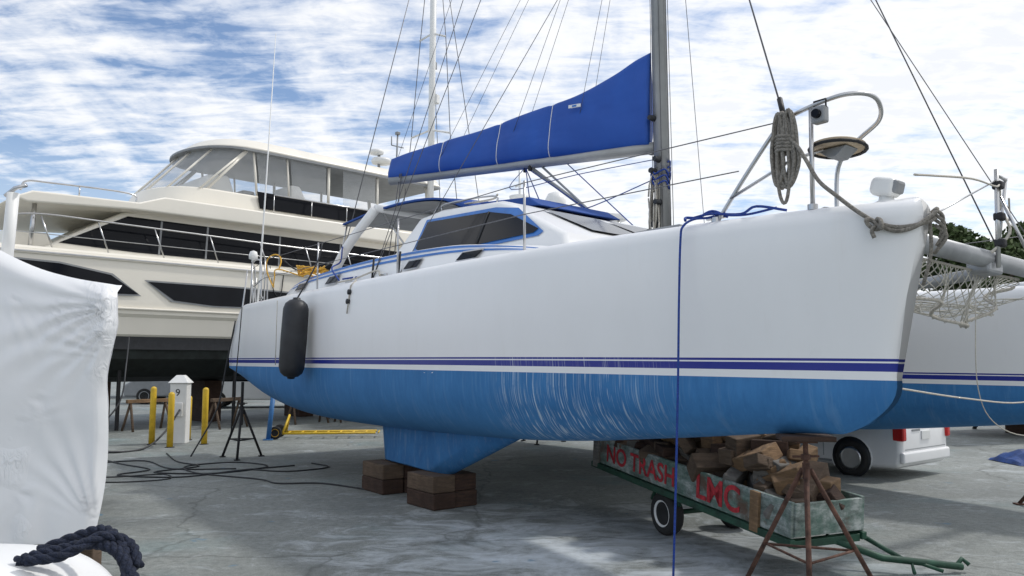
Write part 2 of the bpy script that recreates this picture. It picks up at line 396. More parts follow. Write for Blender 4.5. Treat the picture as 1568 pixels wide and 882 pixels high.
def trunk(name,w0,sg):
    V=[];F=[];n=0
    for i in range(41):
        s=3.0+7.1*i/40
        z=trunkz(s); hw=trunkw(s)
        sec=[(-hw-.05,2.66),(-hw,2.70+(z-2.70)*.5),(-hw+.04,z-.04),(-hw+.09,z),(0,z+.03),(hw,z+.03),(hw+.3,2.66)]
        n=len(sec); V+=[L(s,w0+sg*a,zz_) for a,zz_ in sec]
    for i in range(40):
        for k in range(n-1):
            q=(i*n+k,i*n+k+1,(i+1)*n+k+1,(i+1)*n+k); F.append(q if sg>0 else q[::-1])
    o=obj(name,V,F,'gel',boat,True)
    m=o.modifiers.new('e','EDGE_SPLIT'); m.split_angle=rad(40)
trunk('near_cabin_trunk',0,1); trunk('far_cabin_trunk',W2,-1)
def ribbon(name,s0,s1,fa,fb,m,off=.006,n=30):
    V=[];F=[]
    for i in range(n+1):
        s=s0+(s1-s0)*i/n; z=trunkz(s); hw=trunkw(s)
        for f_ in(fa,fb):
            zz_=2.70+(z-2.70)*f_
            wv=-hw+(.04*(f_-.5)/.4 if f_>.5 else -.05*(.5-f_)/.5)
            V.append(L(s,wv-off,zz_))
    for i in range(n): F.append((2*i,2*i+2,2*i+3,2*i+1))
    obj(name,V,F,m,boat)
ribbon('trunk_stripe_upper',3.4,10.0,.84,.94,'teal'); ribbon('trunk_stripe_lower',3.6,10.0,.64,.74,'teal')
def port(name,s0,s1,z0,z1):
    for (e,mm,off) in ((.018,'steel',.012),(0,'glass',.018)):
        P=[(s0-e+.05,z0-e),(s1+e+.05,z0-e),(s1+e-.03,z1+e),(s0-e-.03,z1+e)]
        V=[L(s,-trunkw(s)+(.04*((z-2.70)/(trunkz(s)-2.7)-.5)/.4)-off-.01,z) for s,z in P]
        obj(name+('_frame' if e else '_glass'),V,[(0,1,2,3)],mm,boat)
port('portlight_1',4.25,4.6,2.76,2.84); port('portlight_2',5.45,5.75,2.77,2.86); port('portlight_3',7.7,8.05,2.77,2.87); port('portlight_4',8.9,9.25,2.77,2.86)
# pilothouse
prism('pilothouse',[(-7.7,2.95),(-7.25,3.25),(-6.95,3.70),(-6.4,3.74),(-5.0,3.62),(-4.7,3.52),(-3.5,3.0),(-3.3,2.7),(-7.7,2.7)],.02,W2-.02,'gel',boat,.07,.42,seg=4)
def wallpt(s,z,off):
    wv=.02+.42*(z-2.7)/(3.74-2.7); return L(s,wv-off,z)
wp=[(6.62,3.58),(6.66,3.2),(6.50,3.14),(5.1,3.06),(4.02,3.06),(3.95,3.10),(4.6,3.37),(5.1,3.48)]
def panel(name,pts,off,m,grow=0):
    c=Vector((5.4,3.3)); Q=[]
    for p in pts:
        d=Vector(p)-c; Q.append(Vector((p[0]+(grow*1.6 if d.x>0 else -grow*2.2),p[1]+(grow if d.y>0 else -grow))) if grow else Vector(p))
    if grow: Q[-2].y+=.02
    obj(name,[wallpt(q.x,q.y,off) for q in Q],[tuple(range(len(Q)))],m,boat)
panel('side_window_surround',wp,.012,'teal',.045); panel('side_window_glass',wp,.022,'glass')
tube('side_window_mullion',[wallpt(5.1,3.06,.026),wallpt(5.1,3.48,.026)],.012,'black',boat)
for i in range(4):
    y0=.75+i*1.02; y1=y0+.90
    V=[(-4.60,y0,3.50),(-4.60,y1,3.50),(-3.73,y1,3.13),(-3.73,y0,3.13)]
    obj('windshield_%d'%i,V,[(0,1,2,3)],'glass',boat)
prism('roof_canvas',[(-6.6,3.78),(-6.5,3.90),(-5.1,3.76),(-4.85,3.62)],.9,2.3,'bimini',boat,.02)
tubes('roof_grab_rail',[(cat([L(6.5,.5,3.74),L(6.4,.5,3.82),L(5.3,.5,3.74),L(5.2,.5,3.64)],4),.012)],'steel',boat)
for s in (1.9,3.1): box('deck_hatch',L(s,0,2.745),(.5,.42,.05),'grey',boat,bevel=.01)
V=[];F=[];nx,ny=14,12
for i in range(nx+1):
    for j in range(ny+1):
        s=5.9+3.8*i/nx; wv=.5+4.5*j/ny
        z=slerp_([(5.9,3.80),(6.5,4.02),(7.4,4.14),(8.5,4.17),(9.7,4.12)],s)-.10*abs(2*j/ny-1)**3
        V.append(L(s,wv,z))
for i in range(nx):
    for j in range(ny):
        a=i*(ny+1)+j; F.append((a,a+1,a+ny+2,a+ny+1))
o=obj('bimini_top',V,F,'bimini',boat,True); m_=o.modifiers.new('s','SOLIDIFY'); m_.thickness=.03
obj('bimini_lining',[v-Vector((0,0,.05)) for v in V],F,'grey',boat,True)
for wv in (.25,W2-.25):
    tube('arch_leg',[L(9.75,wv,2.8),L(9.0,wv+.03,3.5),L(8.3,wv+.15,4.03)],.075,'gel',boat,12,5)
    tubes('bimini_frame',[([L(7.2,wv+.2,3.2),L(6.6,wv+.3,3.9)],.014),([L(7.2,wv+.2,3.2),L(8.4,wv+.3,4.05)],.014),([L(9.6,wv+.1,2.8),L(9.6,wv+.3,4.05)],.014)],'steel',boat)
tube('arch_cross',[L(8.3,.4,4.05),L(8.3,W2-.4,4.05)],.06,'gel',boat,12)
prism('cockpit_coaming',[(-7.6,2.7),(-7.6,3.15),(-8.6,3.0),(-10.6,2.85),(-10.8,2.7)],.28,.5,'gel',boat,.04,seg=4)
# mast, boom, cover
MS,MW=4.64,2.9
mb=L(MS,MW,3.0); mt=L(MS+.42,MW,16.5)
def mastp(z): return mb+(mt-mb)*((z-3.0)/13.5)
V,F=tubegeo([mb,mt],.105,16)
obj('mast',V,F,'mast',boat,True)
tube('sail_track',[mastp(4.6)+Vector((-.11,0,0)),mastp(16)+Vector((-.11,0,0))],.018,'blackiron',boat,6)
box('mast_step',L(MS,MW,3.0),(.5,.5,.5),'gel',boat,bevel=.08,seg=3)
bmA=mastp(4.80)+Vector((-.1,0,0)); bmB=L(9.35,1.2,4.88)
tube('boom',[bmA+Vector((0,0,-.08)),bmB+Vector((0,0,-.06))],.085,'mast',boat,12)
cov=[(0,1.30,.15),(.03,1.24,.16),(.1,1.08,.19),(.22,.90,.21),(.35,.78,.22),(.5,.66,.22),(.65,.55,.20),(.8,.46,.19),(.92,.40,.16),(1.0,.32,.12)]
V=[];F=[];n=28;NSc=120
zb=-.06
for i in range(NSc+1):
    t=i/NSc; p=bmA.lerp(bmB,.035+t*.965)
    h=slerp_([(a,b) for a,b,c in cov],t); th=slerp_([(a,c) for a,b,c in cov],t)
    ax=(bmB-bmA).normalized(); side=Vector((-ax.y,ax.x,0)).normalized()
    tie=max(math.exp(-((t-q)/.010)**2) for q in (.32,.52,.76))
    for k in range(n):
        a=2*math.pi*k/n; ca=math.cos(a); sa=math.sin(a)
        z=zb+(h-zb)*(.5-.5*ca)
        f_=(z-zb)/(h-zb); wd=th*(1-.72*f_**.8)*abs(sa)**.75*(1 if sa>=0 else -1)
        # a few long soft folds fanning down from the tall luff end, tighter at the ties
        fan=.09*math.sin(f_*13-t*22)*math.exp(-t*2.5)+.05*math.sin(t*26+f_*5)+.07*mnoise.noise(Vector((t*6,f_*2.2,2)))
        wd*=(1+fan)*(1-.16*tie)
        z+=.010*math.sin(t*19)*(f_>.7)-.018*tie*(f_>.6)
        V.append(p+side*wd+Vector((0,0,z))+(Vector((.10,0,0))*(1-t/.03) if t<.03 else Vector()))
for i in range(NSc):
    for k in range(n):
        k2=(k+1)%n; F.append((i*n+k,i*n+k2,(i+1)*n+k2,(i+1)*n+k))
F.append(tuple(range(n))[::-1]); F.append(tuple(NSc*n+k for k in range(n)))
obj('sail_cover',V,F,'cover',boat,True)
for t in (.32,.52,.76):
    i=int(t*NSc); ringp=[V[i*n+k] for k in range(n)]; c=sum(ringp,Vector())/n
    loop=[c+(p-c)*1.02+(p-c).normalized()*.004 for p in ringp]; loop.append(loop[0])
    tube('cover_tie',loop,.006,'wht_pl',boat,6)
ax=(bmB-bmA).normalized(); side=Vector((-ax.y,ax.x,0)).normalized()
if side.y>0: side=-side
lc=bmA.lerp(bmB,.25)+Vector((0,0,.66))+side*.15
RL=Matrix((-ax,side,Vector((0,0,1)))).transposed()
box('sailmaker_label',lc,(.20,.02,.05),'wht_pl',boat,R=RL,bevel=.004)
box('sailmaker_logo',lc+side*.012,(.07,.006,.025),'teal',boat,R=RL,bevel=0)
for z,dx in ((3.6,-.13),(3.9,.13),(4.35,-.13),(4.5,.13),(5.1,-.12)):
    p=mastp(z)+Vector((dx*.3,-.10,0)); cyl('mast_winch',p,p+Vector((0,-.1,0)),.045,'black',boat,12,r2=.035)
box('gooseneck',mastp(4.72)+Vector((-.16,0,0)),(.14,.08,.16),'blackiron',boat)
LN=[]
for k in range(9):
    p=mastp(3.6+.12*(k%4)); ang=k*1.3
    pts=[]
    for j in range(13):
        a=2*math.pi*j/12; pts.append(p+Vector((.09*math.cos(a)*math.cos(ang)*.9-.03,-.14+.07*math.sin(ang)*math.cos(a),.33*math.sin(a)+.05*random.random())))
    LN.append((pts,.012))
tubes('halyard_coils',LN[:5],'rope_w',boat); tubes('halyard_coils_dark',LN[5:],'rope_g',boat)
H=[]
for k in range(7):
    a=k*.9; o_=Vector((.14*math.cos(a),.14*math.sin(a),0)); H.append(([mastp(3.3)+o_,mastp(16)+o_*.6],.006))
tubes('halyards',H,'wire',boat,4)
LN=[]
for k in range(3):
    pts=[mastp(4.3+.08*k)+Vector((.0+.13*math.cos(a*.6),.13*math.sin(a*.6)-.03,.05*math.sin(a*2.1)-.15*(a/10))) for a in range(12)]
    LN.append((cat(pts,3),.013))
tubes('blue_lashing',LN,'rope_b',boat)
tubes('mast_struts',[([mastp(3.15)+Vector((-.1,-.1,0)),bmA.lerp(bmB,.42)+Vector((0,0,-.14))],.03),([mastp(3.05)+Vector((-.1,-.2,0)),bmA.lerp(bmB,.38)+Vector((0,0,-.14))],.018)],'mast',boat)
vs=bmA.lerp(bmB,.44)+Vector((0,0,-.12))
tubes('vang_lines',[([mastp(3.2),bmA.lerp(bmB,.30)+Vector((0,0,-.1))],.008),([L(5.2,1.0,3.6),L(5.6,1.6,3.7),vs],.008),([mastp(3.2),L(5.2,2.2,3.7),vs],.008),
  (cat([vs,L(6.2,1.9,3.9),L(5.6,2.2,3.85),mastp(4.3)],5),.008),(cat([vs,L(6.4,1.6,4.2),L(5.4,2.0,4.3),mastp(4.55)],5),.006)],'rope_b',boat)
for d in (0,.12): box('sheet_block',vs+Vector((d,0,-.04)),(.05,.05,.09),'blackiron',boat)
tubes('topping_lift',[([bmB,mt],.005),([bmB+Vector((.3,0,0)),L(10.2,1.6,3.0)],.008),([bmB+Vector((.35,0,0)),L(10.2,1.75,3.0)],.008)],'wire',boat,4)
LJ=[]
top=mastp(11)
for t in (.25,.5,.78): LJ.append(([top,bmA.lerp(bmB,t)+Vector((0,-.12,0))],.0045)); LJ.append(([top,bmA.lerp(bmB,t)+Vector((0,.12,0))],.0045))
tubes('lazy_jacks',LJ,'wire',boat,4)
FS=L(.5,2.9,2.75)
tubes('standing_rigging',[([L(6.6,-.45,2.7),mastp(14)],.0055),([L(6.3,W2+.45,2.6),mastp(14)],.0055),([L(5.9,-.45,2.7),mastp(9.5)],.005),([FS,mastp(14.5)],.007),
   ([L(.68,-.2,3.42),mastp(12.2)],.007),([L(.9,W2,2.72),mastp(12.2)],.006),([L(6.6,-.45,2.7),mastp(16.4)],.005)],'wire',boat,5)
tubes('turnbuckles',[([L(6.6,-.46,2.62),L(6.6,-.44,3.0)],.014),([L(5.9,-.46,2.62),L(5.9,-.44,3.0)],.014),([L(.68,-.2,3.42),L(.74,-.16,3.58)],.02)],'blackiron',boat)
for s in (6.6,5.9): box('chainplate',L(s,-.66,2.5),(.04,.012,.22),'steel',boat,bevel=.004)
sts=[3.3,5.8,8.2,10.4]
tubes('stanchions',[([L(s,-.52,2.68),L(s,-.54,3.38)],.013) for s in sts],'steel',boat,8)
ll=[L(.69,-.22,3.38)]+[L(s,-.54,3.36) for s in sts]+[L(11.3,-.45,3.3)]
l2=[L(1.0,-.30,3.06)]+[L(s,-.54,3.05) for s in sts]+[L(11.3,-.45,3.0)]
tubes('lifelines',[(ll,.005),(l2,.005),([L(.2,W2-.35,3.3),L(4,W2-.5,3.2),L(10,W2-.5,3.2)],.005)],'wire',boat,5)
pw=-.22
tubes('bow_pulpit',[
 (cat([L(1.18,pw-.12,2.68),L(.92,pw-.06,3.06),L(.70,pw,3.36),L(.60,pw,3.40),L(.40,pw,3.435),L(.22,pw+.04,3.46),L(.13,pw+.18,3.47),L(.13,.10,3.44),L(.20,.22,3.36),L(.40,.27,3.26),L(.55,.28,3.10),L(.57,.28,2.7)],6),.016),
 ([L(.45,pw,2.68),L(.45,pw,3.42)],.016),
 ([L(1.06,pw-.1,2.86),L(.60,pw,3.08),L(.42,pw+.1,3.13)],.012)],'steel',boat,10)
for s,w_ in ((1.18,pw-.12),(.45,pw),(.57,.28)): cyl('pulpit_foot',L(s,w_,2.69),L(s,w_,2.73),.035,'steel',boat,14)
sc_=L(.385,.0,3.15)
lathe('pulpit_seat',[(.0,0),(.17,0),(.185,.012),(.185,.026),(.17,.034),(0,.036)],'tanvinyl',boat,Matrix.Translation(sc_)@Matrix.Rotation(rad(-4),4,'X'))
tube('pulpit_seat_rim',[sc_+Vector((.19*math.cos(a*math.pi/10),.19*math.sin(a*math.pi/10),.0-.013*math.sin(a*math.pi/10))) for a in range(21)],.012,'blackiron',boat)
prism('pulpit_seat_bracket',[(sc_.x-.11,sc_.z-.005),(sc_.x+.11,sc_.z-.005),(sc_.x+.03,sc_.z-.07),(sc_.x-.03,sc_.z-.07)],-.08,.08,'grey',boat,.006)
box('navigation_light_housing',L(.375,pw-.01,3.345),(.10,.07,.12),'grey',boat,bevel=.015,seg=3)
cyl('navigation_light_lens',L(.375,pw-.04,3.345),L(.375,pw-.075,3.345),.032,'glass',boat,16,bevel=.005)
tubes('navigation_light_bracket',[([L(.42,pw,3.38),L(.42,pw-.01,3.45),L(.33,pw-.01,3.45),L(.33,pw-.01,3.39)],.007)],'blackiron',boat)
LN=[]
random.seed(3)
for k in range(9):
    hx=.045+.012*(k%4); ln=.52+.03*random.random()+(.13 if k==4 else 0); off=(k-4)*.011
    pts=[]
    for j in range(17):
        a=2*math.pi*j/16
        pts.append(L(.63,pw-.03,3.42)+Vector((hx*math.sin(a)*(.9 if math.cos(a)>0 else 1.15)+off,-.02+.018*((k*7)%4-1.5)*.6,-ln/2+ln/2*math.cos(a)+.01*math.sin(a*3+k))))
    LN.append((cat(pts,2),.0125))
for j in range(5):
    z=3.24-.025*j
    pts=[L(.63,pw-.03,z)+Vector((.08*math.cos(a*math.pi/6),.05*math.sin(a*math.pi/6),.01*math.sin(a))) for a in range(13)]
    LN.append((pts,.0125))
tubes('coiled_dock_line',LN,'rope_g',boat,8)
rope=[L(.62,pw-.06,3.26),L(.52,pw-.07,3.15),L(.44,pw-.09,3.03),L(.34,-.32,2.86),L(.22,-.315,2.74),L(.10,-.27,2.62),L(.0,-.22,2.54),L(-.09,-.17,2.505),L(-.17,-.11,2.51),L(-.24,-.03,2.54),L(-.235,.06,2.58),L(-.1,.2,2.6)]
LN=[(cat(rope,6),.014)]
rope2=[L(.0,-.225,2.53),L(-.09,-.175,2.48),L(-.18,-.11,2.50),L(-.255,-.02,2.58),L(-.25,.05,2.63),L(-.12,.2,2.62)]
LN.append((cat(rope2,6),.014))
kc=L(-.01,-.235,2.525)
LN.append((cat([kc+Vector((.05*math.sin(a),-.02+.02*math.cos(2*a),.035*math.cos(a*1.5))) for a in [x*.6 for x in range(12)]],4),.014))
LN.append((cat([kc,kc+Vector((-.02,-.03,-.04)),kc+Vector((-.01,-.02,-.09))],4),.013))
for k in range(4):
    LN.append((cat([L(-.26+.01*k,.0+.02*k,2.62-.03*k),L(-.28,.06+.015*k,2.58-.04*k),L(-.26+.02*k,.10,2.50-.05*k)],4),.012))
LN.append((cat([L(-.22,.02,2.55),L(-.2,.06,2.35),L(-.14,.07,2.15)],4),.012))
tubes('bow_mooring_rope',LN,'rope_g',boat,8)
lathe('bow_light_base',[(.09,0),(.09,.02),(.05,.04),(.045,.07)],'wht_pl',boat,Matrix.Translation(L(.10,.1,2.71)))
box('bow_light_head',L(.10,.1,2.84),(.18,.15,.13),'wht_pl',boat,R=Matrix.Rotation(rad(15),3,'Y'),bevel=.045,seg=4)
box('bow_light_lens',L(.03,.1,2.83),(.07,.12,.09),'grey',boat,R=Matrix.Rotation(rad(15),3,'Y'),bevel=.02)
tubes('blue_bow_line',[(cat([L(.75,-.2,2.76),L(.95,-.25,2.735),L(1.05,-.33,2.73),L(1.15,-.3,2.76),L(1.22,-.38,2.73),L(1.30,-.45,2.72),L(1.33,-.535,2.66),L(1.335,-.56,2.55),L(1.345,-.565,2.1),L(1.35,-.57,1.5),L(1.36,-.58,.8),L(1.37,-.60,.02)],5),.009),
 (cat([L(.7,-.15,2.74),L(.85,-.3,2.77),L(1.0,-.28,2.74),L(1.18,-.4,2.75),L(1.32,-.42,2.74)],5),.010),(cat([L(1.1,-.3,2.73),L(1.2,-.36,2.78),L(1.3,-.4,2.74),L(1.4,-.42,2.75),L(1.34,-.5,2.71)],5),.011)],'rope_b',boat,8)
box('bow_cleat',L(1.2,-.3,2.74),(.2,.03,.03),'steel',boat)
tube('forward_crossbeam',[L(.62,.2,2.72),L(.62,W2-.2,2.70)],.085,'alu',boat,16)
tube('longeron',[L(.75,3.15,2.62),L(3.3,4.4,2.58)],.06,'alu',boat,14)
box('longeron_bracket',L(.66,2.95,2.66),(.22,.3,.18),'alu',boat,bevel=.03)
tubes('forestay_bridle_post',[([L(.52,2.9,2.62),L(.50,2.9,3.55)],.022),([L(.62,3.1,2.62),L(.5,3.1,3.5)],.016),([L(.5,2.9,3.5),L(.5,3.1,3.48)],.016),([L(.3,3.1,2.65),L(.5,2.95,3.3)],.016),([L(.5,2.9,3.45),L(.62,1.3,2.75)],.008)],'steel',boat,8)
for z in (2.85,3.1,3.4): box('furler_fitting',L(.5,2.92,z),(.09,.09,.08),'blackiron',boat,bevel=.02)
tubes('furling_lines',[(cat([L(.5,2.95,3.45),L(.55,3.1,3.2),L(.45,3.0,2.95),L(.6,2.8,2.7)],5),.014),(cat([L(.48,2.9,3.4),L(.4,2.6,3.32),L(.3,1.9,3.25),L(.2,1.0,3.1),L(.1,.5,3.0)],5),.009),(cat([L(.48,3.1,3.3),L(.6,3.4,3.15),L(.8,3.8,3.3)],5),.01)],'rope_w',boat)
def netmesh(name,tr,nu,nv,th):
    V=[];F=[];idx={}
    def gv(i,j):
        if (i,j) not in idx: idx[(i,j)]=len(V); V.append(tr(i/nu,j/nv))
        return idx[(i,j)]
    for i in range(1,nu):
        for j in range(1,nv):
            if (i+j)%2: F.append((gv(i-1,j),gv(i,j+1),gv(i+1,j),gv(i,j-1)))
    o=obj(name,V,F,'yellowish',boat); m_=o.modifiers.new('w','WIREFRAME'); m_.thickness=th; m_.use_even_offset=False
netmesh('trampoline_net',lambda u_,v_: L(.95+1.9*u_+.08*math.sin(v_*17),.55+4.4*v_,2.58-.36*math.sin(math.pi*v_)**.7*(.35+.65*(1-u_))+.05*math.sin(v_*23+u_*6)+.03*math.sin(u_*19)),24,44,.011)
# loose forward edge of the net hanging in a curtain under the crossbeam
def curtain(u_,v_):
    drop=.10+.26*math.sin(math.pi*v_)**.8+.07*math.sin(v_*11+1)
    return L(.72+.10*math.sin(v_*30)*u_+.14*u_,1.3+2.6*v_+.05*math.sin(u_*5+v_*12),2.62-drop*u_*1.35)
netmesh('hanging_net_edge',curtain,9,60,.012)
tubes('hanging_net_bolt_rope',[([curtain(.95,k/60) for k in range(61)],.016),([curtain(.02,k/60) for k in range(61)],.012)],'rope_w',boat,6)
tubes('slack_lines',[(cat([L(.1,0.02,1.5),L(.3,1.6,1.42),L(.5,3.2,1.38),L(.6,4.6,1.5),L(.5,5.1,1.9)],6),.007),(cat([L(.65,2.7,2.3),L(.7,2.8,1.5),L(.7,3.2,1.15),L(.7,4.1,1.05),L(.6,5.0,1.3)],6),.005)],'rope_w',boat)
tubes('stern_pulpit',[(cat([L(10.6,-.5,2.68),L(10.7,-.5,3.3),L(10.9,-.5,3.42),L(11.4,-.42,3.42),L(11.6,-.3,3.3),L(11.75,-.2,2.7)],5),.014),([L(11.3,-.45,2.68),L(11.3,-.45,3.42)],.014),([L(11.0,-.5,2.68),L(11.5,-.4,3.42)],.012),([L(10.7,-.5,3.02),L(11.65,-.3,3.02)],.012),
  ([L(11.9,-.45,1.8),L(11.55,-.45,3.3)],.014),([L(12.1,-.2,1.8),L(11.8,-.2,3.2)],.014)],'steel',boat,8)
tube('vhf_whip_antenna',[L(11.35,-.3,2.7),L(11.3,-.3,4.2),L(11.25,-.3,7.7)],[.022,.016,.006],'wht_pl',boat,8)
lathe('gps_antenna_dome',[(.03,0),(.03,.04),(.075,.06),(.08,.12),(.06,.19),(0.01,.21)],'wht_pl',boat,Matrix.Translation(L(11.5,-.38,3.45)))
tube('flag_staff',[L(11.9,.1,2.0),L(12.1,.1,3.5)],.014,'grey',boat)
LN=[]
for k in range(6):
    c=L(9.0+.03*k,-.25,3.02+.02*k); pts=[c+Vector((.28*math.cos(a*math.pi/8),.20*math.sin(a*math.pi/8),.05*math.sin(a*.9+k))) for a in range(17)]
    LN.append((pts,.013))
c=L(10.1,-.5,3.15); LN.append((cat([c+Vector((.25*math.cos(a*math.pi/6),.05*math.sin(a),.27*math.sin(a*math.pi/6))) for a in range(13)]+[L(9.3,-.3,3.0)],4),.011))
tubes('shore_power_cord',LN,'orange',boat)
tubes('deck_lines',[(cat([L(9.0,.2,3.5),L(8.6,0,3.2),L(8.0,-.4,3.0),L(7.4,-.55,2.76)],5),.012),(cat([L(7.4,-.5,2.78),L(7.2,-.4,2.80),L(7.0,-.5,2.77)],5),.012)],'rope_b',boat)
tubes('deck_sheets',[(cat([L(6.2,-.55,2.72),L(6.5,-.45,2.82),L(6.9,-.55,2.74),L(7.3,-.6,2.72)],5),.012),(cat([L(5.2,.5,3.74),L(5.6,.7,3.78),L(6.1,.6,3.78),L(6.4,.8,3.82)],5),.014),([L(9.4,-.66,2.6),L(9.3,-.67,1.6)],.006)],'rope_w',boat)
for s in (7.2,10.6,6.2): box('deck_cleat',L(s,-.5,2.73),(.18,.03,.035),'steel',boat)
for s,z in ((6.75,2.54),(6.78,2.42)): lathe('snatch_block',[(.01,-.03),(.035,-.02),(.035,.02),(.01,.03)],'black',boat,Matrix.Translation(L(s,-.69,z))@Matrix.Rotation(rad(90),4,'X'),16)
tube('snatch_block_strap',[L(6.75,-.6,2.71),L(6.75,-.68,2.62),L(6.78,-.70,2.26)],.010,'rope_w',boat)
prof=[(.02,-.60),(.05,-.595),(.055,-.57),(.10,-.56),(.155,-.51),(.18,-.43),(.185,0),(.18,.43),(.155,.51),(.10,.56),(.055,.575),(.05,.60),(.02,.605)]
fend=empty('boat_fender',matrix=BM@Matrix.Translation(L(8.1,-.87,1.97))@Matrix.Rotation(rad(3),4,'Y'))
lathe('fender_body',[(a*.98,b*.95) for a,b in prof],'black',fend)
tube('fender_rope',[Vector((0,0,.55)),Vector((.02,.12,.8)),Vector((-.05,.3,1.15)),Vector((-.1,.36,1.40))],.011,'black',fend,8,4)
tubes('stern_hoses',[(cat([L(11.9,-.5,2.4),L(12.1,-.55,1.6),L(12.0,-.7,.8),L(11.6,-1.2,.03)],5),.014),([L(11.2,-.62,2.6),L(11.25,-.66,.4)],.009)],'black',boat)
# ================================================================ supports under the boat
def wpos(s,w_): p=BM@L(s,w_,0); return Vector((p.x,p.y,0))
bd=math.atan2(-.8,.6)
def blocks(name,s,w_,seed):
    e=empty(name,wpos(s,w_),bd); random.seed(seed)
    for i,(z,h) in enumerate(((.092,.183),(.280,.187))):
        for j,y in enumerate((-.155,.155)):
            k=random.choice(('wood3','wood1','wood3'))
            box('timber_%d%d'%(i,j),(random.uniform(-.03,.03),y,z),(.60,.30,h),k,e,R=Matrix.Rotation(random.uniform(-.03,.03),3,'Z'),bevel=.015,seg=2)
    return e
blocks('keel_blocks',5.45,0,1); blocks('keel_blocks',6.72,.05,2); blocks('keel_blocks',5.35,W2,3); blocks('keel_blocks',6.6,W2,4)
def tripod(name,loc,h,spread,m,r=.02,pad=True,rot=0,post=.025,apex=.62):
    e=empty(name,loc,rot)
    A3=(0.3,2.4,4.5)
    tubes('legs',[([Vector((.03*math.cos(a),.03*math.sin(a),h*apex)),Vector((spread*math.cos(a),spread*math.sin(a),.015))],r) for a in A3],m,e,8)
    br=[]
    for i in range(3):
        a,b=A3[i],A3[(i+1)%3]; q=.62
        br.append(([Vector((spread*q*math.cos(a),spread*q*math.sin(a),h*apex*(1-q))),Vector((spread*q*math.cos(b),spread*q*math.sin(b),h*apex*(1-q)))],r*.55))
    tubes('braces',br,m,e,6)
    cyl('screw_post',(0,0,h*(apex-.2)),(0,0,h-.03),post,m,e,12)
    cyl('collar',(0,0,h*(apex-.06)),(0,0,h*(apex+.04)),post*1.5,m,e,12)
    cyl('screw_nut',(0,0,h*(apex+.06)),(0,0,h*(apex+.09)),post*1.9,m,e,6); tube('nut_handle',[(-.09,0,h*(apex+.075)),(.09,0,h*(apex+.08))],.008,m,e)
    if pad: box('pad',(0,0,h-.01),(.36,.26,.035),'wood3',e,bevel=.006); box('pad_plate',(0,0,h-.035),(.14,.14,.015),m,e,bevel=.002)
    for a in A3: box('foot',(spread*math.cos(a),spread*math.sin(a),.01),(.1,.1,.015),m,e,bevel=.003)
    return e
p=wpos(.66,0); tripod('jack_stand',p,1.14,.54,'rust',.018,True,rot=-.15,post=.018,apex=.80)
tripod('jack_stand',(-4.75,14.0,0),1.35,.38,'blackiron',.022,False,rot=.4)
p=wpos(10.4,W2); tripod('jack_stand',p,1.0,.5,'blackiron')
p=wpos(.9,W2); tripod('jack_stand',p,1.0,.5,'rust')
pp_=empty('blue_boat_prop',(-5.25,17.2,0),.2); tube('post',[(0,0,0),(.08,0,.95)],.05,'bluepost',pp_,10); box('base_plate',(0,0,.012),(.2,.2,.02),'bluepost',pp_,bevel=.003)
# ================================================================ timber trailer
A=Vector((2.10,6.1,0)); d1=Vector((-.407,.913,0)); d2=Vector((.913,.407,0))
ang=math.atan2(d1.y,d1.x); TL=2.95; TW=.74
TM=Matrix.Translation(A+Vector((0,0,.33)))@Matrix.Rotation(ang,4,'Z')@Matrix.Rotation(-math.atan2(.25,2.85),4,'Y')
tr_=empty('timber_trailer',matrix=TM)
box('side_board_outer',(TL/2,-.02,.135),(TL,.035,.27),'board',tr_,bevel=.005)
box('side_board_inner',(TL/2,-TW,.135),(TL,.035,.27),'board',tr_,bevel=.005)
box('end_board_front',(.0,-TW/2,.135),(.035,TW-.06,.25),'board',tr_,bevel=.005)
box('end_board_rear',(TL,-TW/2,.135),(.035,TW-.06,.25),'board',tr_,bevel=.005)
box('bed',(TL/2,-TW/2,.02),(TL-.05,TW-.08,.03),'wood3',tr_,bevel=.004)
box('frame_rail_outer',(TL/2,.0,-.035),(TL+.05,.05,.06),'green',tr_,bevel=.006)
box('frame_rail_inner',(TL/2,-TW,-.035),(TL+.05,.05,.06),'green',tr_,bevel=.006)
for x in (.02,TL/2,TL-.05): box('cross_member',(x,-TW/2,-.05),(.06,TW-.06,.06),'green',tr_,bevel=.005)
for x,mm in ((.38,'wood2'),(TL-.06,'wood4')): box('stake',(x,.012,.11),(.10,.03,.32),mm,tr_,bevel=.004)
Rt=Matrix((Vector((-1,0,0)),Vector((0,0,1)),Vector((0,1,0)))).transposed()
text('painted_letters','NO TRASH',.25,Vector((2.70,.0045,.05)),Rt,'redp',tr_,.001,.004)
text('painted_letters_large','LMC',.30,Vector((1.16,.0045,.04)),Rt,'redp',tr_,.001,.006)
def wheel(parent,c,axis,r,wd,hub='wht_pl'):
    c=Vector(c); axis=Vector(axis).normalized()
    Mx=Matrix.Translation(c)@axis.to_track_quat('Z','Y').to_matrix().to_4x4()
    lathe('tyre',[(r*.55,-wd/2),(r*.85,-wd/2),(r*.96,-wd*.42),(r,-wd*.25),(r,wd*.25),(r*.96,wd*.42),(r*.85,wd/2),(r*.6,wd/2),(r*.56,wd*.4)],'tyre',parent,Mx,32)
    lathe('rim',[(r*.1,wd*.30),(r*.2,wd*.33),(r*.34,wd*.22),(r*.46,wd*.2),(r*.54,wd*.42),(r*.6,wd*.52),(r*.62,wd*.5),(r*.62,-wd*.4)],hub,parent,Mx,32)
    return Mx
inv=TM.inverted()
for off in (.0,.80):
    c=Vector((1.50,7.80,.205))+d2*off
    wheel(tr_,inv@c,(inv.to_3x3()@(-d2)),.205,.13)
tube('axle',[inv@Vector((1.5,7.8,.205)),inv@(Vector((1.5,7.8,.205))+d2*.8)],.025,'green',tr_)
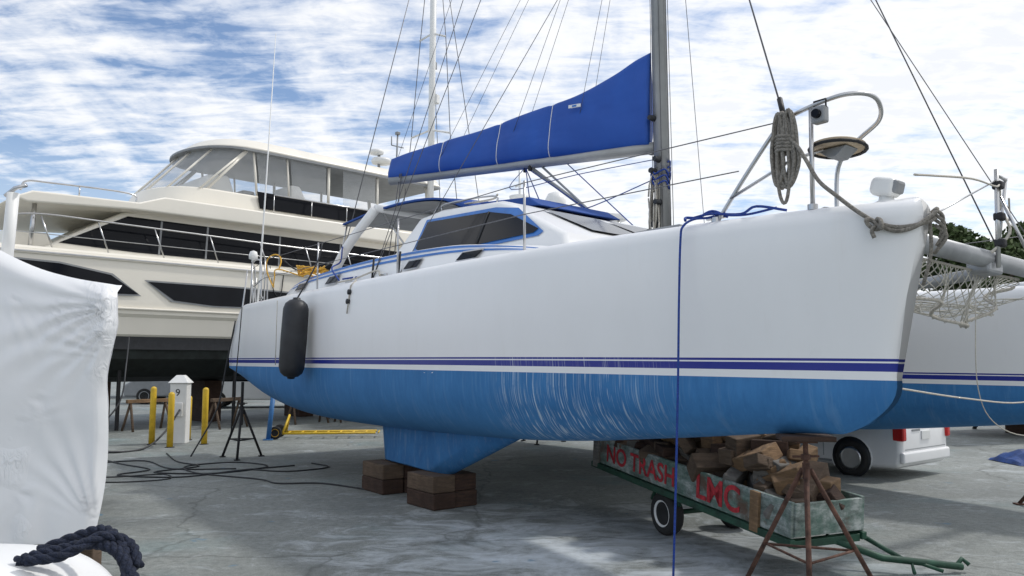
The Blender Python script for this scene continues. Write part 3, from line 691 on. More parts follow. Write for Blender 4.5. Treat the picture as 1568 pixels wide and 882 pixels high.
tubes('mudguard',[([inv@(Vector((1.49,7.8,.21))+d1*(.25*math.cos(a))+Vector((0,0,.25*math.sin(a)))) for a in [x*math.pi/8 for x in range(1,8)]],.02)],'green',tr_)
tubes('drawbar',[([inv@Vector((2.45,6.3,.30)),inv@Vector((2.9,6.35,.13)),inv@Vector((3.55,6.4,.05))],.028),([inv@Vector((2.8,6.6,.28)),inv@Vector((3.1,6.4,.10))],.02),([inv@Vector((3.1,6.25,.04)),inv@Vector((3.15,6.40,.10)),inv@Vector((3.35,6.30,.04))],.015),([inv@Vector((3.5,6.40,.05)),inv@Vector((3.58,6.45,.10)),inv@Vector((3.62,6.42,.06))],.018)],'green',tr_,8)
pile=empty('timber_pile',matrix=TM); random.seed(11)
groups={'wood1':([],[]),'wood2':([],[]),'wood3':([],[]),'wood4':([],[])}
for k in range(120):
    x=random.uniform(.18,TL-.2); y=-random.uniform(.13,TW-.13); lay=random.random()
    zmax=.60*math.exp(-((x-1.35)/1.0)**2)+.12
    z=.12+lay*zmax
    sx=random.choice((.22,.3,.42,.55)); sy=random.choice((.12,.16,.20)); sz=random.choice((.09,.13,.17))
    R=(Matrix.Rotation(random.gauss(0,.7)+(1.57 if sx<.35 else 0),3,'Z')@Matrix.Rotation(random.gauss(0,.30),3,'Y')@Matrix.Rotation(random.gauss(0,.3),3,'X'))
    g=groups[random.choice(('wood1','wood1','wood2','wood3','wood4','wood1','wood2'))]
    v,f=boxgeo((x,y,z),(sx,sy,sz),R); o_=len(g[0]); g[0].extend(v); g[1].extend([tuple(i+o_ for i in q) for q in f])
for kx,(v,f) in groups.items(): obj('timbers_'+kx,v,f,kx,pile,bevel=.009)
# ================================================================ van
vd=Vector((-.62,.785,0)).normalized(); vr=Vector((5.46,11.25,0)); VS=.82
VM=Matrix.Translation(vr)@Matrix.Rotation(math.atan2(vd.y,vd.x),4,'Z')@Matrix.Scale(VS,4)
van=empty('white_minivan',matrix=VM)
VWd=1.8
prof=[(.03,.20),(-.02,.40),(-.02,.85),(.06,1.1),(.20,1.62),(.42,1.76),(2.9,1.78),(3.35,1.6),(3.95,1.08),(4.6,.92),(4.75,.7),(4.75,.22),(4.1,.17),(.5,.17)]
prism('body',prof,-VWd,0,'van',van,.10,.0,seg=5)
for x in (.88,3.75):
    lathe('wheel_arch',[(.02,0),(.365,0),(.365,.006)],'black',van,Matrix.Translation((x,.006,.335))@Matrix.Rotation(rad(-90),4,'X'))
    tube('arch_lip',[(x+.375*math.cos(a*math.pi/12),.008,.335+.375*math.sin(a*math.pi/12)) for a in range(-2,15)],.012,'van',van,8)
    wheel(van,(x,-.05,.32),(0,1,0),.32,.2,'grey')
    for k in range(7):
        a=k*2*math.pi/7; c=Vector((x+.11*math.cos(a),.045,.32+.11*math.sin(a)))
        box('wheel_spoke',c,(.18,.02,.03),'wht_pl',van,R=Matrix.Rotation(-a,3,'Y'),bevel=.004)
    lathe('wheel_rim_lip',[(.165,0),(.2,0),(.2,.02),(.165,.02)],'steel',van,Matrix.Translation((x,.04,.32))@Matrix.Rotation(rad(-90),4,'X'))
def sidepoly(name,P,m,y=.004): obj(name,[(x,y,z) for x,z in P],[tuple(range(len(P)))],m,van)
sidepoly('rear_side_window',[(.45,1.12),(1.5,1.12),(1.5,1.58),(.55,1.60)],'glass')
sidepoly('sliding_door_window',[(1.58,1.12),(2.5,1.12),(2.5,1.58),(1.58,1.58)],'glass')
sidepoly('front_door_window',[(2.58,1.12),(3.6,1.12),(3.2,1.5),(2.58,1.58)],'glass')
for x in (1.42,2.54,3.65): box('door_seam',(x,.002,.72),(.010,.006,.8),'grey',van,bevel=0)
box('sliding_rail',(.95,.002,.98),(.9,.008,.018),'grey',van,bevel=0)
box('sill_trim',(2.3,.002,.24),(2.2,.012,.04),'grey',van,bevel=0)
box('tail_light',(.03,-.055,.80),(.20,.13,.26),'red',van,bevel=.03,seg=3); box('tail_light_far',(.03,-VWd+.055,.80),(.20,.13,.26),'red',van,bevel=.03,seg=3)
box('bumper',(-.01,-VWd/2,.38),(.10,VWd-.02,.20),'van',van,bevel=.04,seg=3)
box('licence_plate',(-.025,-VWd/2,.74),(.03,.32,.15),'wht_pl',van,bevel=.004)
box('tailgate_seam',(-.022,-VWd/2,.52),(.008,VWd-.25,.012),'grey',van,bevel=0)
box('rear_badge',(-.025,-.55,.84),(.01,.3,.035),'grey',van,bevel=.002)
box('rear_window',(.115,-VWd/2,1.36),(.03,1.4,.42),'glass',van,R=Matrix.Rotation(rad(15),3,'Y'),bevel=.01)
# ================================================================ bollards, pedestal
def bollard(x,y,h=1.15):
    e=empty('yellow_bollard',(x,y,0)); lathe('post',[(.06,0),(.06,h-.05),(.05,h-.02),(.02,h)],'yellow',e,seg=20); lathe('base',[(.09,0),(.09,.012),(.06,.014)],'blackiron',e,seg=20)
bollard(-7.35,16.3,1.17); bollard(-6.72,15.7,1.08); bollard(-6.98,17.2,.95); bollard(-6.28,16.3,1.15)
pe=empty('power_pedestal',(-6.88,16.5,0),.1)
box('cabinet',(0,0,.62),(.34,.30,1.24),'wht_pl',pe,bevel=.02)
obj('pyramid_cap',[(-.21,-.19,1.24),(.21,-.19,1.24),(.21,.19,1.24),(-.21,.19,1.24),(-.08,-.07,1.40),(.08,-.07,1.40),(.08,.07,1.40),(-.08,.07,1.40)],[(0,3,2,1),(0,1,5,4),(1,2,6,5),(2,3,7,6),(3,0,4,7),(4,5,6,7)],'wht_pl',pe,bevel=.01)
text('number','9',.2,Vector((-.06,-.153,.98)),Matrix.Rotation(rad(90),3,'X'),'black',pe)
box('socket_box',(.0,-.165,.7),(.2,.04,.28),'wht_pl',pe)
hz=empty('ground_hoses',(0,0,0)); LN=[]
def hose(P,r=.011): LN.append((cat([Vector((x,y,r)) for x,y in P],6),r))
hose([(-6.3,14.6),(-5.6,13.4),(-5.0,12.8),(-5.4,12.1),(-4.4,12.0),(-3.9,12.8),(-4.6,13.3),(-5.2,12.8),(-4.7,12.0),(-3.6,11.4),(-3.2,11.0),(-2.6,11.0),(-1.8,10.4)])
hose([(-7.5,14.2),(-6.4,13.1),(-5.6,12.4),(-5.8,11.8),(-4.8,11.6),(-4.2,12.3),(-3.5,12.9)])
hose([(-8,13.6),(-7.0,13.2),(-6.2,13.5),(-5.3,12.5),(-4.3,12.5)])
hose([(-3.3,13.2),(-2.9,12.7),(-3.4,12.2),(-4.0,12.4)])
hose([(-7.0,12.0),(-5.9,11.6),(-5.2,11.9),(-4.9,11.4),(-5.6,11.1),(-6.6,11.4),(-7.6,11.6)],.009)
tubes('hoses',LN,'black',hz)
ld=empty('yellow_ladder',(-5.0,17.4,0),.12)
tubes('rails',[([(0,0,.12),(2.0,0,.12)],.025),([(0,.5,.12),(2.0,.5,.12)],.025)]+[([(x*.28+.1,0,.12),(x*.28+.1,.5,.12)],.018) for x in range(8)]+[([(0,0,.12),(.1,.25,.5),(0,.5,.12)],.025)],'yellow',ld,8)
wheel(ld,(-.15,-.05,.14),(0,-1,0),.14,.07,'orange'); wheel(ld,(-.15,.55,.14),(0,1,0),.14,.07,'orange')
# ================================================================ motor yacht
YM=Matrix.Translation((-8,20,0))@Matrix.Rotation(math.atan2(.714,.7),4,'Z')
ya=empty('motor_yacht',matrix=YM); YB=5.2
def yhull():
    V=[];F=[];N_=40;ring=0
    for i in range(N_+1):
        t=i/N_; a=-5.6+17*t
        q=min(1,max(0,(t-.70)/.30)); tap=1-q**2.2*.93
        hb=YB/2*tap; y0=YB/2
        zs=4.25+.25*q
        half=[(0,1.15+.9*q**2),(hb*.55,1.3+.6*q**2),(hb*.86,1.75+.2*q),(hb*.90,2.28),(hb*.93,2.34),(hb*.95,2.75),(hb*.985,2.83),(hb*.99,3.1),(hb*.995,3.7),(hb,zs-.06),(hb-.05,zs),(0,zs)]
        full=[(y0-b_,z) for b_,z in half]+[(y0+b_,z) for b_,z in reversed(half[1:-1])]; ring=len(full)
        V+=[(a,y,z) for y,z in full]
    fm=[]
    for i in range(N_):
        for k in range(ring):
            k2=(k+1)%ring; F.append((i*ring+k,(i+1)*ring+k,(i+1)*ring+k2,i*ring+k2)); fm.append(1 if (k in(0,1,2) or k>=ring-3) else 0)
    F.append(tuple(range(ring))); fm.append(0); F.append(tuple(N_*ring+k for k in range(ring))[::-1]); fm.append(0)
    o=obj('hull',V,F,'cream',ya); o.data.materials.append(M['underpaint'])
    for p_,m_ in zip(o.data.polygons,fm): p_.material_index=m_
    fixn(o)
yhull()
def yp(name,P,off,m): obj(name,[(a,off,z) for a,z in P],[tuple(range(len(P)))],m,ya)
yp('boot_top',[(-5.5,1.98),(5,1.98),(5,2.3),(-5.5,2.3)],.245,'black')
for nm,PP in (('hull_window_fore',[(-4.9,3.94),(-3.2,3.9),(-2.1,3.72),(-1.45,3.3),(-2.2,3.28),(-3.5,3.38),(-4.2,3.62)]),('hull_window_mid',[(-1.25,3.62),(1.2,3.62),(3.6,3.55),(3.4,3.15),(.4,3.12),(-.6,3.2)])):
    k0=-3 if 'fore' in nm else 1
    yp(nm+'_recess',[((a-k0)*1.04+k0,z+(.04 if z>3.45 else -.04)) for a,z in PP],-.008,'grey'); yp(nm,PP,-.016,'glass')
box('rub_rail',(2.5,-.01,4.12),(16,.08,.10),'cream',ya,bevel=.03)
box('rub_rail_steel',(2.5,-.055,4.12),(16,.015,.03),'steel',ya,bevel=.004)
box('rub_rail_lower',(2.5,.0,2.95),(15,.06,.05),'cream',ya,bevel=.02)
prism('deckhouse',[(-3.6,4.2),(-3.2,4.45),(-1.7,5.36),(-1.2,5.45),(9.2,5.45),(9.2,4.2)],.35,YB-.35,'cream',ya,.08,.15,seg=3)
def ypt(a,z,off): return (a,.35+.15*(z-4.2)/1.25-off,z)
def ypan(name,P,off,m): obj(name,[ypt(a,z,off) for a,z in P],[tuple(range(len(P)))],m,ya)
ypan('salon_window',[(-3.15,4.42),(-1.62,5.25),(8.2,5.2),(8.0,4.36),(-1.5,4.36)],.012,'glass')
for a in (-.9,.3,2.4,4.4): obj('window_mullion',[ypt(a,4.36,.02),ypt(a+.05,4.36,.02),ypt(a+.13,5.23,.02),ypt(a+.08,5.23,.02)],[(0,1,2,3)],'grey',ya)
prism('upper_deck',[(-4.2,5.30),(-3.8,5.50),(-1.5,5.56),(-.9,5.78),(9.6,5.82),(9.8,5.62),(9.2,5.44),(-1.6,5.36),(-3.9,5.22)],.05,YB-.05,'cream',ya,.05,seg=3)
prism('aft_seat_box',[(-4.2,4.25),(-4.2,4.65),(-3.3,4.65),(-3.1,4.25)],.6,YB-.6,'cream',ya,.05)
for y in (.25,YB-.25): tube('overhang_post',[(-3.75,y,4.2),(-3.7,y,5.3)],.05,'steel',ya,10)
tubes('upper_rail',[(cat([(-4.0,.25,5.5),(-3.9,.25,5.72),(-3.4,.25,5.76),(-1.7,.25,5.78),(-1.5,.25,5.56)],5),.022),([(-2.8,.25,5.5),(-2.8,.25,5.77)],.018)],'steel',ya,8)
R_=[(cat([(-4.3,.1,4.9),(-3.5,.1,5.0),(-2.0,.1,4.98),(0,.1,4.95),(3,.1,4.9),(7,.1,4.9)],4),.022)]
for a in (-3.6,-2.4,-1.1,.3,1.7,3.1,4.5,5.9): R_.append(([(a+.25,.08,4.25),(a,.1,4.95)],.018))
R_.append(([(-4.3,.1,4.55),(7,.09,4.55)],.010))
tubes('side_rails',R_,'steel',ya,8)
tubes('mooring_ropes',[(cat([(2.4,.05,4.5),(2.8,.0,4.25),(3.4,0,4.3),(4,.05,4.6)],4),.02),(cat([(2.0,.05,4.3),(2.1,-.02,3.6),(2.3,-.02,3.5),(2.4,.0,4.2)],4),.014)],'black',ya)
FY0,FY1=.55,4.15; yc=(FY0+FY1)/2
def roundfront(name,a0,a1,z0,z1,m,bev,rr=1.1,inset=0,lean=0,y0=FY0,y1=FY1):
    out=[(a1,y0)]; hb=(y1-y0)/2
    for k in range(17):
        th=-math.pi/2+math.pi*k/16
        out.append((a0+rr-rr*abs(math.cos(th))**.7, yc+hb*math.sin(th)))
    out.append((a1,y1)); n_=len(out)
    V=[(a,y,z0) for a,y in out]+[(a+lean*(1 if a<a1 else 0),yc+(y-yc)*(1-inset),z1) for a,y in out]
    F=[tuple(range(n_))[::-1],tuple(range(n_,2*n_))]+[(i,(i+1)%n_,(i+1)%n_+n_,i+n_) for i in range(n_)]
    o=obj(name,V,F,m,ya,bevel=bev,seg=3); fixn(o); return o
HZ=7.55
roundfront('flybridge_coaming',-1.0,9,5.78,6.32,'cream',.06,1.4,.03,.3)
prism('flybridge_wind_panel',[(1.9,5.95),(1.8,6.42),(6.2,6.42),(6.2,5.95)],FY0-.035,FY0-.015,'glass',ya,.0)
prism('helm_console',[(.5,6.1),(.7,6.85),(1.3,6.9),(1.6,6.1)],1.2,3.2,'wht_pl',ya,.08,seg=3)
prism('flybridge_seat',[(3.0,5.9),(3.0,6.85),(3.3,6.85),(3.5,6.5),(5.2,6.5),(5.3,5.9)],.8,1.8,'wht_pl',ya,.06,seg=3)
prism('flybridge_seat_far',[(2.2,5.9),(2.2,6.8),(2.6,6.8),(2.7,5.9)],2.2,3.8,'grey',ya,.06,seg=3)
roundfront('hardtop',.35,8.6,HZ+.06,HZ+.42,'cream',.13,1.6,.16,.45)
roundfront('hardtop_trim',.28,8.5,HZ,HZ+.057,'grey',.0,1.6,0,0)
P_=[]
for y in (FY0+.15,FY1-.15):
    P_+=[([(.35,y,6.2),(1.55,y,HZ)],.04),([(1.9,y,6.2),(1.75,y,HZ)],.035),([(2.9,y,6.2),(2.8,y,HZ)],.03),([(4.2,y,6.2),(4.2,y,HZ)],.045),([(6.0,y,6.2),(6.0,y,HZ)],.04),([(8.2,y,5.8),(8.0,y,HZ)],.06)]
def ws(th,q): # windscreen surface between coaming (q=0) and hardtop (q=1)
    a=(-.70+1.4-1.4*abs(math.cos(th))**.7)*(1-q)+(.45+1.6-1.6*abs(math.cos(th))**.7)*q
    return (a,yc+(1.75-.05*q)*math.sin(th),6.28+(HZ-6.28)*q)
for th in (-1.35,-.75,-.25,.25,.75,1.35): P_.append(([ws(th,0),ws(th,1)],.03))
tubes('hardtop_posts',P_,'cream',ya,10)
for i,(a,b_,c,d_) in enumerate(((.45,1.85,1.6,1.72),(1.98,2.85,1.83,2.75),(3.0,4.1,2.9,4.1),(4.7,5.9,4.7,5.9))):
    obj('clear_enclosure_%d'%i,[(a,FY0+.12,6.3),(b_,FY0+.12,6.3),(d_,FY0+.14,HZ),(c,FY0+.14,HZ)],[(0,1,2,3)],'alpha',ya)
V=[];F=[]
for k in range(13):
    th=-1.4+2.8*k/12; V.append(ws(th,0)); V.append(ws(th,1))
for k in range(12): F.append((2*k,2*k+2,2*k+3,2*k+1))
obj('clear_windscreen',V,F,'alpha',ya)
tubes('flybridge_rail',[([(2.2,.3,6.35),(6.5,.3,6.35)],.02)]+[([(a,.3,5.8),(a,.3,6.35)],.015) for a in (2.2,3.4,4.6,5.8)],'steel',ya)
lathe('radar_dome',[(.05,0),(.3,.04),(.34,.12),(.3,.2),(.05,.25)],'wht_pl',ya,Matrix.Translation((6.5,1.2,8.15)))
lathe('radar_dome_upper',[(.05,0),(.22,.03),(.24,.10),(.2,.16),(.05,.2)],'wht_pl',ya,Matrix.Translation((6.3,1.2,8.45)))
tubes('radar_pole',[([(6.4,1.2,7.9),(6.4,1.2,8.5)],.05),([(7.1,1.2,7.9),(7.15,1.2,9.3)],.03),([(6.9,1.2,8.9),(7.4,1.2,8.9)],.02),([(6.9,1.2,8.9),(6.9,1.2,9.2)],.02)],'grey',ya)
box('anemometer',(7.15,1.2,9.35),(.13,.13,.1),'grey',ya)
for a in (-4,-1.5,1.5,4.5,8):
    cyl('shore_%d'%int(a+5),(a,.9,0),(a,.9,1.55),.05,'blackiron',ya,8)
    box('keel_timber_%d'%int(a+5),(a,YB/2,.58),(.5,.9,1.16),'wood3',ya)
    cyl('shore_far_%d'%int(a+5),(a,YB-.9,0),(a,YB-.9,1.55),.05,'blackiron',ya,8)
# ================================================================ shrink wrapped boat
sw=empty('shrink_wrapped_boat',(0,0,0))
prof_r=[(-2.46,.60),(-2.42,.9),(-2.41,1.25),(-2.42,1.55),(-2.39,1.72),(-2.365,1.86),(-2.375,1.96),(-2.385,2.07),(-2.42,2.11),(-2.75,2.17),(-3.05,2.27),(-3.6,2.55),(-4.4,2.85),(-5.2,2.6),(-6.3,2.1),(-6.5,.6)]
pp=cat([Vector((x,0,z)) for x,z in prof_r],6); np_=len(pp)
V=[];F=[];DP=30;cx=-4.4
for j in range(DP+1):
    t=j/DP; y=4.75+6*t
    for p_ in pp:
        k=1.0 if t>.03 else .985+.015*t/.03
        x=cx+(p_.x-cx)*k - t*3.2; z=.6+(p_.z-.6)*(1+.03*math.sin(t*14))
        nn=mnoise.noise(Vector((x*2.2,y*2.2,z*2.0)))*.02+mnoise.noise(Vector((x*6,y*6,z*5)))*.008
        V.append(Vector((x+nn*(t>.02),y,z+nn*(t>.02))))
for j in range(DP):
    for k in range(np_-1): F.append((j*np_+k,j*np_+k+1,(j+1)*np_+k+1,(j+1)*np_+k))
obj('wrap_sides',V,F,'wrap',sw,True)
V=[];F=[];gx,gz=120,100
def topz(x):
    best=None
    for a,b_ in zip(pp,pp[1:]):
        if (a.x-x)*(b_.x-x)<=0 and a.z>1.9:
            t=(x-a.x)/(b_.x-a.x+1e-9); z=a.z+(b_.z-a.z)*t; best=z if best is None else max(best,z)
    return best
def rx(z):
    for a,b_ in zip(pp,pp[1:]):
        if a.x>-3 and (a.z-z)*(b_.z-z)<=0: t=(z-a.z)/(b_.z-a.z+1e-9); return a.x+(b_.x-a.x)*t
    return -2.4
# one-sided tension creases: (anchor x,z, direction angle, spread, length, amplitude)
CR=[(-2.37,2.0,math.pi*1.10,.55,.55,.020),(-2.37,1.87,math.pi*1.22,.5,.40,.016),(-2.38,1.70,math.pi*.92,.35,.35,.010),(-2.78,1.52,math.pi*1.45,.5,.22,.010),(-2.44,.72,math.pi*.62,.5,.50,.016),(-2.62,2.08,math.pi*1.30,.4,.30,.012),(-2.95,1.28,math.pi*.15,.35,.25,.008),(-3.0,2.1,math.pi*1.6,.4,.3,.012),(-2.8,.98,math.pi*1.35,.35,.28,.012)]
for i in range(gx+1):
    for j in range(gz+1):
        u_=i/gx; v_=j/gz
        xb=-2.46-4.0*u_**1.3
        tz=topz(min(xb,-2.48)) or 2.12
        z=.6+(tz-.6)*v_
        x=xb+(rx(min(z,2.09))+2.46)*(1-u_)
        edge=max(0,1-(u_*gx)/4)*.05
        y=4.70+edge+(.06*max(0,(v_-.94)/.06)**2)
        y+=mnoise.noise(Vector((x*1.4,3,z*1.4)))*.045
        for (fx,fz,an0,spr,ln,am) in CR:
            ddx=x-fx; ddz=z-fz; r_=math.hypot(ddx,ddz)+.01; an=math.atan2(ddz,ddx)%(2*math.pi); da=(an-an0+math.pi)%(2*math.pi)-math.pi
            y+=am*math.sin(da*24+mnoise.noise(Vector((x*5,z*5,fx)))*1.5)*math.exp(-(da/spr)**2)*math.exp(-(r_/ln)**2)*min(1,r_*9)
        y+=.010*math.sin(x*30+math.sin(z*3)*1.8)*math.exp(-((z-.62)/.22)**2)*(.5+mnoise.noise(Vector((x*3,0,0))))
        V.append((x,y,z))
for i in range(gx):
    for j in range(gz):
        a=i*(gz+1)+j; F.append((a,a+1,a+gz+2,a+gz+1))
obj('wrap_front',V,F,'wrap',sw,True)
obj('hull_bottom',[(-6.3,4.9,.62),(-2.6,4.9,.62),(-5.2,10,.62),(-8.5,10,.62),(-4.5,5.2,.3),(-4.2,5.2,.3),(-6.8,9.5,.3),(-7,9.5,.3)],[(0,1,5,4),(1,2,6,5),(2,3,7,6),(3,0,4,7),(4,5,6,7)],'underpaint',sw)
box('stand_block',(-2.72,5.2,.3),(.12,.12,.6),'wood1',sw); box('stand_block_far',(-4.3,6.5,.15),(.6,.6,.3),'wood3',sw)
tube('wrapped_post',[(-3.17,4.9,2.2),(-3.15,4.9,2.72)],.035,'wht_pl',sw,12)
tube('post_cleat',[(-3.2,4.9,2.70),(-3.14,4.9,2.75),(-3.07,4.9,2.77)],.014,'steel',sw)
cb_=empty('black_power_cable',(0,0,0))
tubes('cable',[(cat([Vector(p) for p in ((-6.8,16.3,.7),(-6.9,15.9,.3),(-7.0,15.2,.03),(-7.4,14.6,.03),(-7.9,14.9,.03))],5),.02),(cat([Vector(p) for p in ((-8.0,16.5,2.2),(-7.6,15.6,1.6),(-7.5,15.2,.9),(-7.7,14.6,.25),(-7.3,14.2,.03))],5),.015)],'black',cb_)
# ================================================================ foreground dinghy with rope
dg=empty('white_dinghy',(-2.24,3.05,0))
V=[];F=[];a_,b2,h_=.83,.42,.935
for i in range(25):
    ph=math.pi/2*i/24
    for k in range(40):
        th=2*math.pi*k/40; c,s_=math.cos(th),math.sin(th); e=.55
        rr=math.cos(ph)**.35 if i<24 else 0
        V.append((a_*rr*abs(c)**e*(1 if c>0 else -1),b2*rr*abs(s_)**e*(1 if s_>0 else -1),h_*math.sin(ph)**.9))
for i in range(24):
    for k in range(40):
        k2=(k+1)%40; F.append((i*40+k,i*40+k2,(i+1)*40+k2,(i+1)*40+k))
obj('upturned_hull',V,F,'gel',dg,True)
dr=empty('navy_mooring_rope',(0,0,0))
LN=[]
def braid(P,r):
    P=cat(P,10); out=[[],[],[]]
    for i,p_ in enumerate(P):
        t=(P[min(i+1,len(P)-1)]-P[max(i-1,0)]).normalized()
        n1=(Vector((0,0,1))-t*t.z).normalized(); n2=t.cross(n1)
        for k in range(3):
            a=i*.55+k*2*math.pi/3; out[k].append(p_+n1*(r*.55*math.cos(a))+n2*(r*.55*math.sin(a)))
    for o_ in out: LN.append((o_,r*.62))
Vv=Vector
braid([Vv((-1.80,2.95,.93)),Vv((-1.72,2.95,.955)),Vv((-1.64,2.98,.97)),Vv((-1.55,3.0,.985)),Vv((-1.47,3.0,.96)),Vv((-1.41,2.98,.90)),Vv((-1.36,2.95,.85)),Vv((-1.30,2.93,.83)),Vv((-1.24,2.9,.76))],.020)
braid([Vv((-1.78,3.05,.945)),Vv((-1.66,3.08,.99)),Vv((-1.56,3.08,1.015)),Vv((-1.48,3.04,.985)),Vv((-1.43,3.0,.92)),Vv((-1.37,2.9,.80))],.020)
braid([Vv((-1.74,2.9,.945)),Vv((-1.62,2.92,.96)),Vv((-1.52,3.0,1.01)),Vv((-1.44,3.05,.97)),Vv((-1.38,3.0,.9))],.018)
tubes('strands',LN,'rope_n',dr,8)
# ================================================================ background
sb=empty('monohull_sailboat',(-2.75,26,0),1.15)
V=[];F=[]
for i in range(21):
    t=i/20; x=-5+10*t
    hb=max(.03,1.5*(1-abs(2*t-.9)**2.4 if abs(2*t-.9)<1 else 0))
    for y,z in ((-hb,4.2),(-hb*.95,3.4),(-hb*.5,2.6),(0,2.3),(hb*.5,2.6),(hb*.95,3.4),(hb,4.2)): V.append((x,y,z))
for i in range(20):
    for k in range(6): F.append((i*7+k,i*7+k+1,(i+1)*7+k+1,(i+1)*7+k))
    F.append((i*7+6,i*7,(i+1)*7,(i+1)*7+6))
obj('hull',V,F,'gel',sb,True)
prism('cabin',[(-3,4.2),(-2.8,4.7),(1.5,4.8),(2.3,4.2)],-.9,.9,'gel',sb,.08,seg=3)
prism('keel',[(-1,2.5),(-.7,.2),(.8,.2),(1.5,2.5)],-.1,.1,'underpaint',sb,.02)
tubes('mast',[([(0,0,4.6),(0.15,0,18)],.11)],'wht_pl',sb,12)
tubes('spreaders',[([(.0,-.75,9.3),(.03,0,9.5),(.0,.75,9.3)],.035),([(.05,-.5,12.7),(.07,0,12.9),(.05,.5,12.7)],.035)],'wht_pl',sb)
tubes('rigging',[([(0,-1.35,4.2),(0,-.75,9.3),(.1,-.5,12.7),(.15,0,17.8)],.014),([(0,1.35,4.2),(0,.75,9.3),(.1,.5,12.7),(.15,0,17.8)],.014),([(4.9,0,4.2),(.15,0,17.8)],.014),([(-4.9,0,4.2),(.15,0,17.8)],.014),([(1,0,4.3),(.07,0,12.9)],.012)],'wire',sb,5)
box('mast_light',(.2,0,11.8),(.15,.15,.25),'grey',sb); box('mast_radar_reflector',(.2,-.1,10.6),(.2,.15,.3),'wht_pl',sb)
for x in (-2,2): box('prop_timber',(x,0,1.2),(.3,.3,2.4),'wood3',sb)
mc=empty('motor_cruiser',(1.8,24,0),.4)
prism('hull',[(-5,1.3),(-5,3.3),(5,3.8),(6.2,3.9),(4.4,1.4)],-1.8,1.8,'gel',mc,.1,seg=3)
prism('cabin',[(-3.4,3.3),(-3.1,4.9),(1.2,5.0),(3.6,3.7)],-1.4,1.4,'gel',mc,.12,.15,seg=3)
prism('cabin_windows',[(-2.9,4.0),(-2.8,4.6),(1.0,4.7),(2.3,4.0)],-1.42,1.42,'glass',mc,.02,.12)
prism('hardtop',[(-3.2,5.95),(-3,6.12),(1,6.12),(1.3,5.9)],-1.3,1.3,'gel',mc,.05,seg=3)
tubes('posts',[([(x,y,4.8),(x,y,6.0)],.04) for x in (-2.9,1) for y in(-1.2,1.2)],'steel',mc)
lathe('satellite_dome',[(.15,0),(.3,.05),(.32,.3),(.22,.5),(.02,.58)],'wht_pl',mc,Matrix.Translation((-.9,-.8,6.12)))
lathe('radar',[(.1,0),(.3,.02),(.32,.14),(.05,.2)],'wht_pl',mc,Matrix.Translation((-1.7,0,6.5)))
tubes('mast',[([(-1.7,0,6.1),(-1.7,0,7.5)],.04),([(-1.7,-.3,7.0),(-1.7,.3,7.0)],.03)],'wht_pl',mc)
for x in (-3,0,3): box('timber',(x,0,.65),(.6,1.6,1.3),'wood3',mc)
def farboat(name,loc,rot,ln,m,h0=1.0,h1=3.2,cab=True):
    e=empty(name,loc,rot)
    V=[];F=[]
    for i in range(21):
        t=i/20; x=-ln/2+ln*t; hb=ln*.15*(1-max(0,(t-.4)/.6)**2.3)+.02
        for y,z in ((-hb,h1),(-hb*.96,h0+.9),(-hb*.7,h0+.2),(0,h0),(hb*.7,h0+.2),(hb*.96,h0+.9),(hb,h1)): V.append((x,y,z+.25*max(0,t-.5)))
    for i in range(20):
        for k in range(6): F.append((i*7+k,(i+1)*7+k,(i+1)*7+k+1,i*7+k+1))
        F.append((i*7+6,(i+1)*7+6,(i+1)*7,i*7))
    F.append(tuple(range(7)))
    obj('hull',V,F,m,e,True)
    if cab: prism('cabin',[(-ln*.3,h1),(-ln*.28,h1+1),(ln*.1,h1+1),(ln*.25,h1)],-ln*.1,ln*.1,'gel',e,.08,seg=3)
    for x in (-ln*.3,0,ln*.25): box('timber',(x,0,h0/2),(.5,1,h0),'wood3',e)
    tubes('props',[([(x,y*1.6,0),(x,y*.8,h0+.5)],.05) for x in (-ln*.3,0,ln*.2) for y in (-1,1)],'blackiron',e)
    return e
farboat('dark_hull_boat',(15,19.5,0),.3,10,'underpaint',.5,2.6)
farboat('dark_hull_boat',(-14,40,0),.2,12,'underpaint',.8,2.6)
farboat('white_hull_boat',(-4,48,0),-.2,12,'gel',1.0,3.2)
farboat('white_hull_boat',(9,42,0),.1,12,'gel',1.0,3.2)
farboat('white_hull_boat',(25,45,0),.1,12,'gel',1.0,3.2)
def car(loc,rot,m):
    e=empty('parked_car',loc,rot)
    prism('body',[(-2.2,.3),(-2.25,.75),(-1.9,.95),(-1.3,1.4),(.3,1.45),(1.1,.98),(2.1,.85),(2.25,.6),(2.2,.3)],-.88,.88,m,e,.08,seg=3)
    prism('windows',[(-1.6,.98),(-1.2,1.34),(.25,1.38),(.95,.98)],-.89,.89,'glass',e,.01)
    for x in (-1.4,1.4):
        for y in (-.8,.8): wheel(e,(x,y,.32),(0,1 if y>0 else -1,0),.32,.2,'alu')
car((-9.5,30,0),.2,'van'); car((-13.5,33,0),.1,'grey'); car((-5.2,33,0),.1,'van'); car((14,30,0),.3,'van')
random.seed(21)
for k in range(5):
    x=-8.8+1.5*k+random.uniform(-.3,.3); y=19.5+1.2*k+random.uniform(-.5,.5)
    e=empty('saw_trestle',(x,y,0),random.uniform(0,1.5))
    box('beam',(0,0,.72),(1.1,.1,.09),'wood1' if k%2 else 'wood2',e)
    tubes('legs',[([(sx*.45,0,.70),(sx*.5,sy*.25,0)],.03) for sx in(-1,1) for sy in(-1,1)],'wood1',e)
tp=empty('blue_tarp_heap',(8.75,13.3,0)); V=[];F=[]
for i in range(25):
    for j in range(25):
        x=(i/24-.5)*1.2;y=(j/24-.5)*.9; r_=max(0,1-(x/.6)**2)*max(0,1-(y/.45)**2)
        V.append((x,y,.01+.20*r_**.5+.10*mnoise.noise(Vector((x*5,y*5,0)))*r_**.3))
for i in range(24):
    for j in range(24): a=i*25+j; F.append((a,a+25,a+26,a+1))
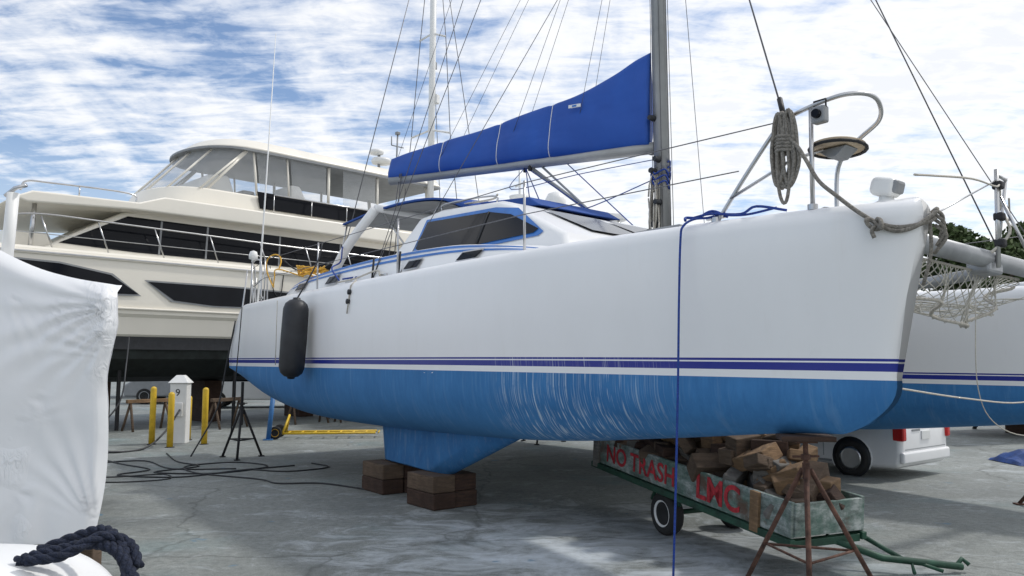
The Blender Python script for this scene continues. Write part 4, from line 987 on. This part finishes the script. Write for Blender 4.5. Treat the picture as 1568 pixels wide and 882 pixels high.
obj('tarp',V,F,'tarp',tp,False)
cl_=empty('wooden_pallet',(-9.2,15.6,0),.4)
for k in range(6): box('slat_%d'%k,(0,-.5+.2*k,.13),(1.2,.14,.02),'wood1',cl_)
for k in range(3): box('bearer_%d'%k,(-.5+.5*k,0,.06),(.08,1.1,.11),'wood1',cl_)
def tree(name,loc,h,cr,n=9000,seed=1):
    e=empty(name,loc); rng=np.random.default_rng(seed)
    tubes('trunk',[([Vector((0,0,0)),Vector((.2,0,h*.35)),Vector((0,.2,h*.75))],[h*.03,h*.022,h*.008])]+[([Vector((.1,0,h*(.35+.08*k))),Vector((cr*.6*math.cos(k*2.1),cr*.6*math.sin(k*2.1),h*(.55+.07*k)))],[h*.012,h*.004]) for k in range(5)],'bark',e)
    cl=[]
    for k in range(26):
        a=rng.uniform(0,6.28); q=rng.uniform(.1,1)**.6; z=rng.uniform(-.45,.5)
        cl.append((cr*q*math.cos(a)*.8*(1-abs(z)*.6),cr*q*math.sin(a)*.8*(1-abs(z)*.6),h*.68+z*h*.5,rng.uniform(.18,.34)*cr))
    V=np.zeros((n*4,3))
    for i in range(n):
        x,y,z,r=cl[rng.integers(len(cl))]; d=rng.normal(size=3); d/=np.linalg.norm(d); p=np.array((x,y,z))+d*r*rng.uniform(.55,1.05)*np.array((1,1,.75))
        a=rng.normal(size=3);a/=np.linalg.norm(a); b_=np.cross(a,rng.normal(size=3)); b_/=np.linalg.norm(b_); sz=cr*.035*rng.uniform(.6,1.5)
        V[i*4]=p-a*sz; V[i*4+1]=p-b_*sz*.6; V[i*4+2]=p+a*sz; V[i*4+3]=p+b_*sz*.6
    obj('crown',V.tolist(),[(4*i,4*i+1,4*i+2,4*i+3) for i in range(n)],'leaf',e)
tree('oak_tree',(37.5,62,0),12.6,6.5,11000,4)
rng=np.random.default_rng(9); V=[];F=[];n=14000
for i in range(n):
    x=rng.uniform(-120,140); hmax=4.5+2.5*mnoise.noise(Vector((x*.05,0,0)))+1.5*mnoise.noise(Vector((x*.3,3,0)))
    z=rng.uniform(0,1)**.8*hmax; y=110+rng.uniform(-3,3)
    a=rng.normal(size=3);a/=np.linalg.norm(a);b_=np.cross(a,rng.normal(size=3));b_/=np.linalg.norm(b_);sz=rng.uniform(.3,.7);p=np.array((x,y,z))
    V+=[tuple(p-a*sz),tuple(p-b_*sz),tuple(p+a*sz),tuple(p+b_*sz)]; F.append((4*i,4*i+1,4*i+2,4*i+3))
obj('distant_trees',V,F,'leaf')
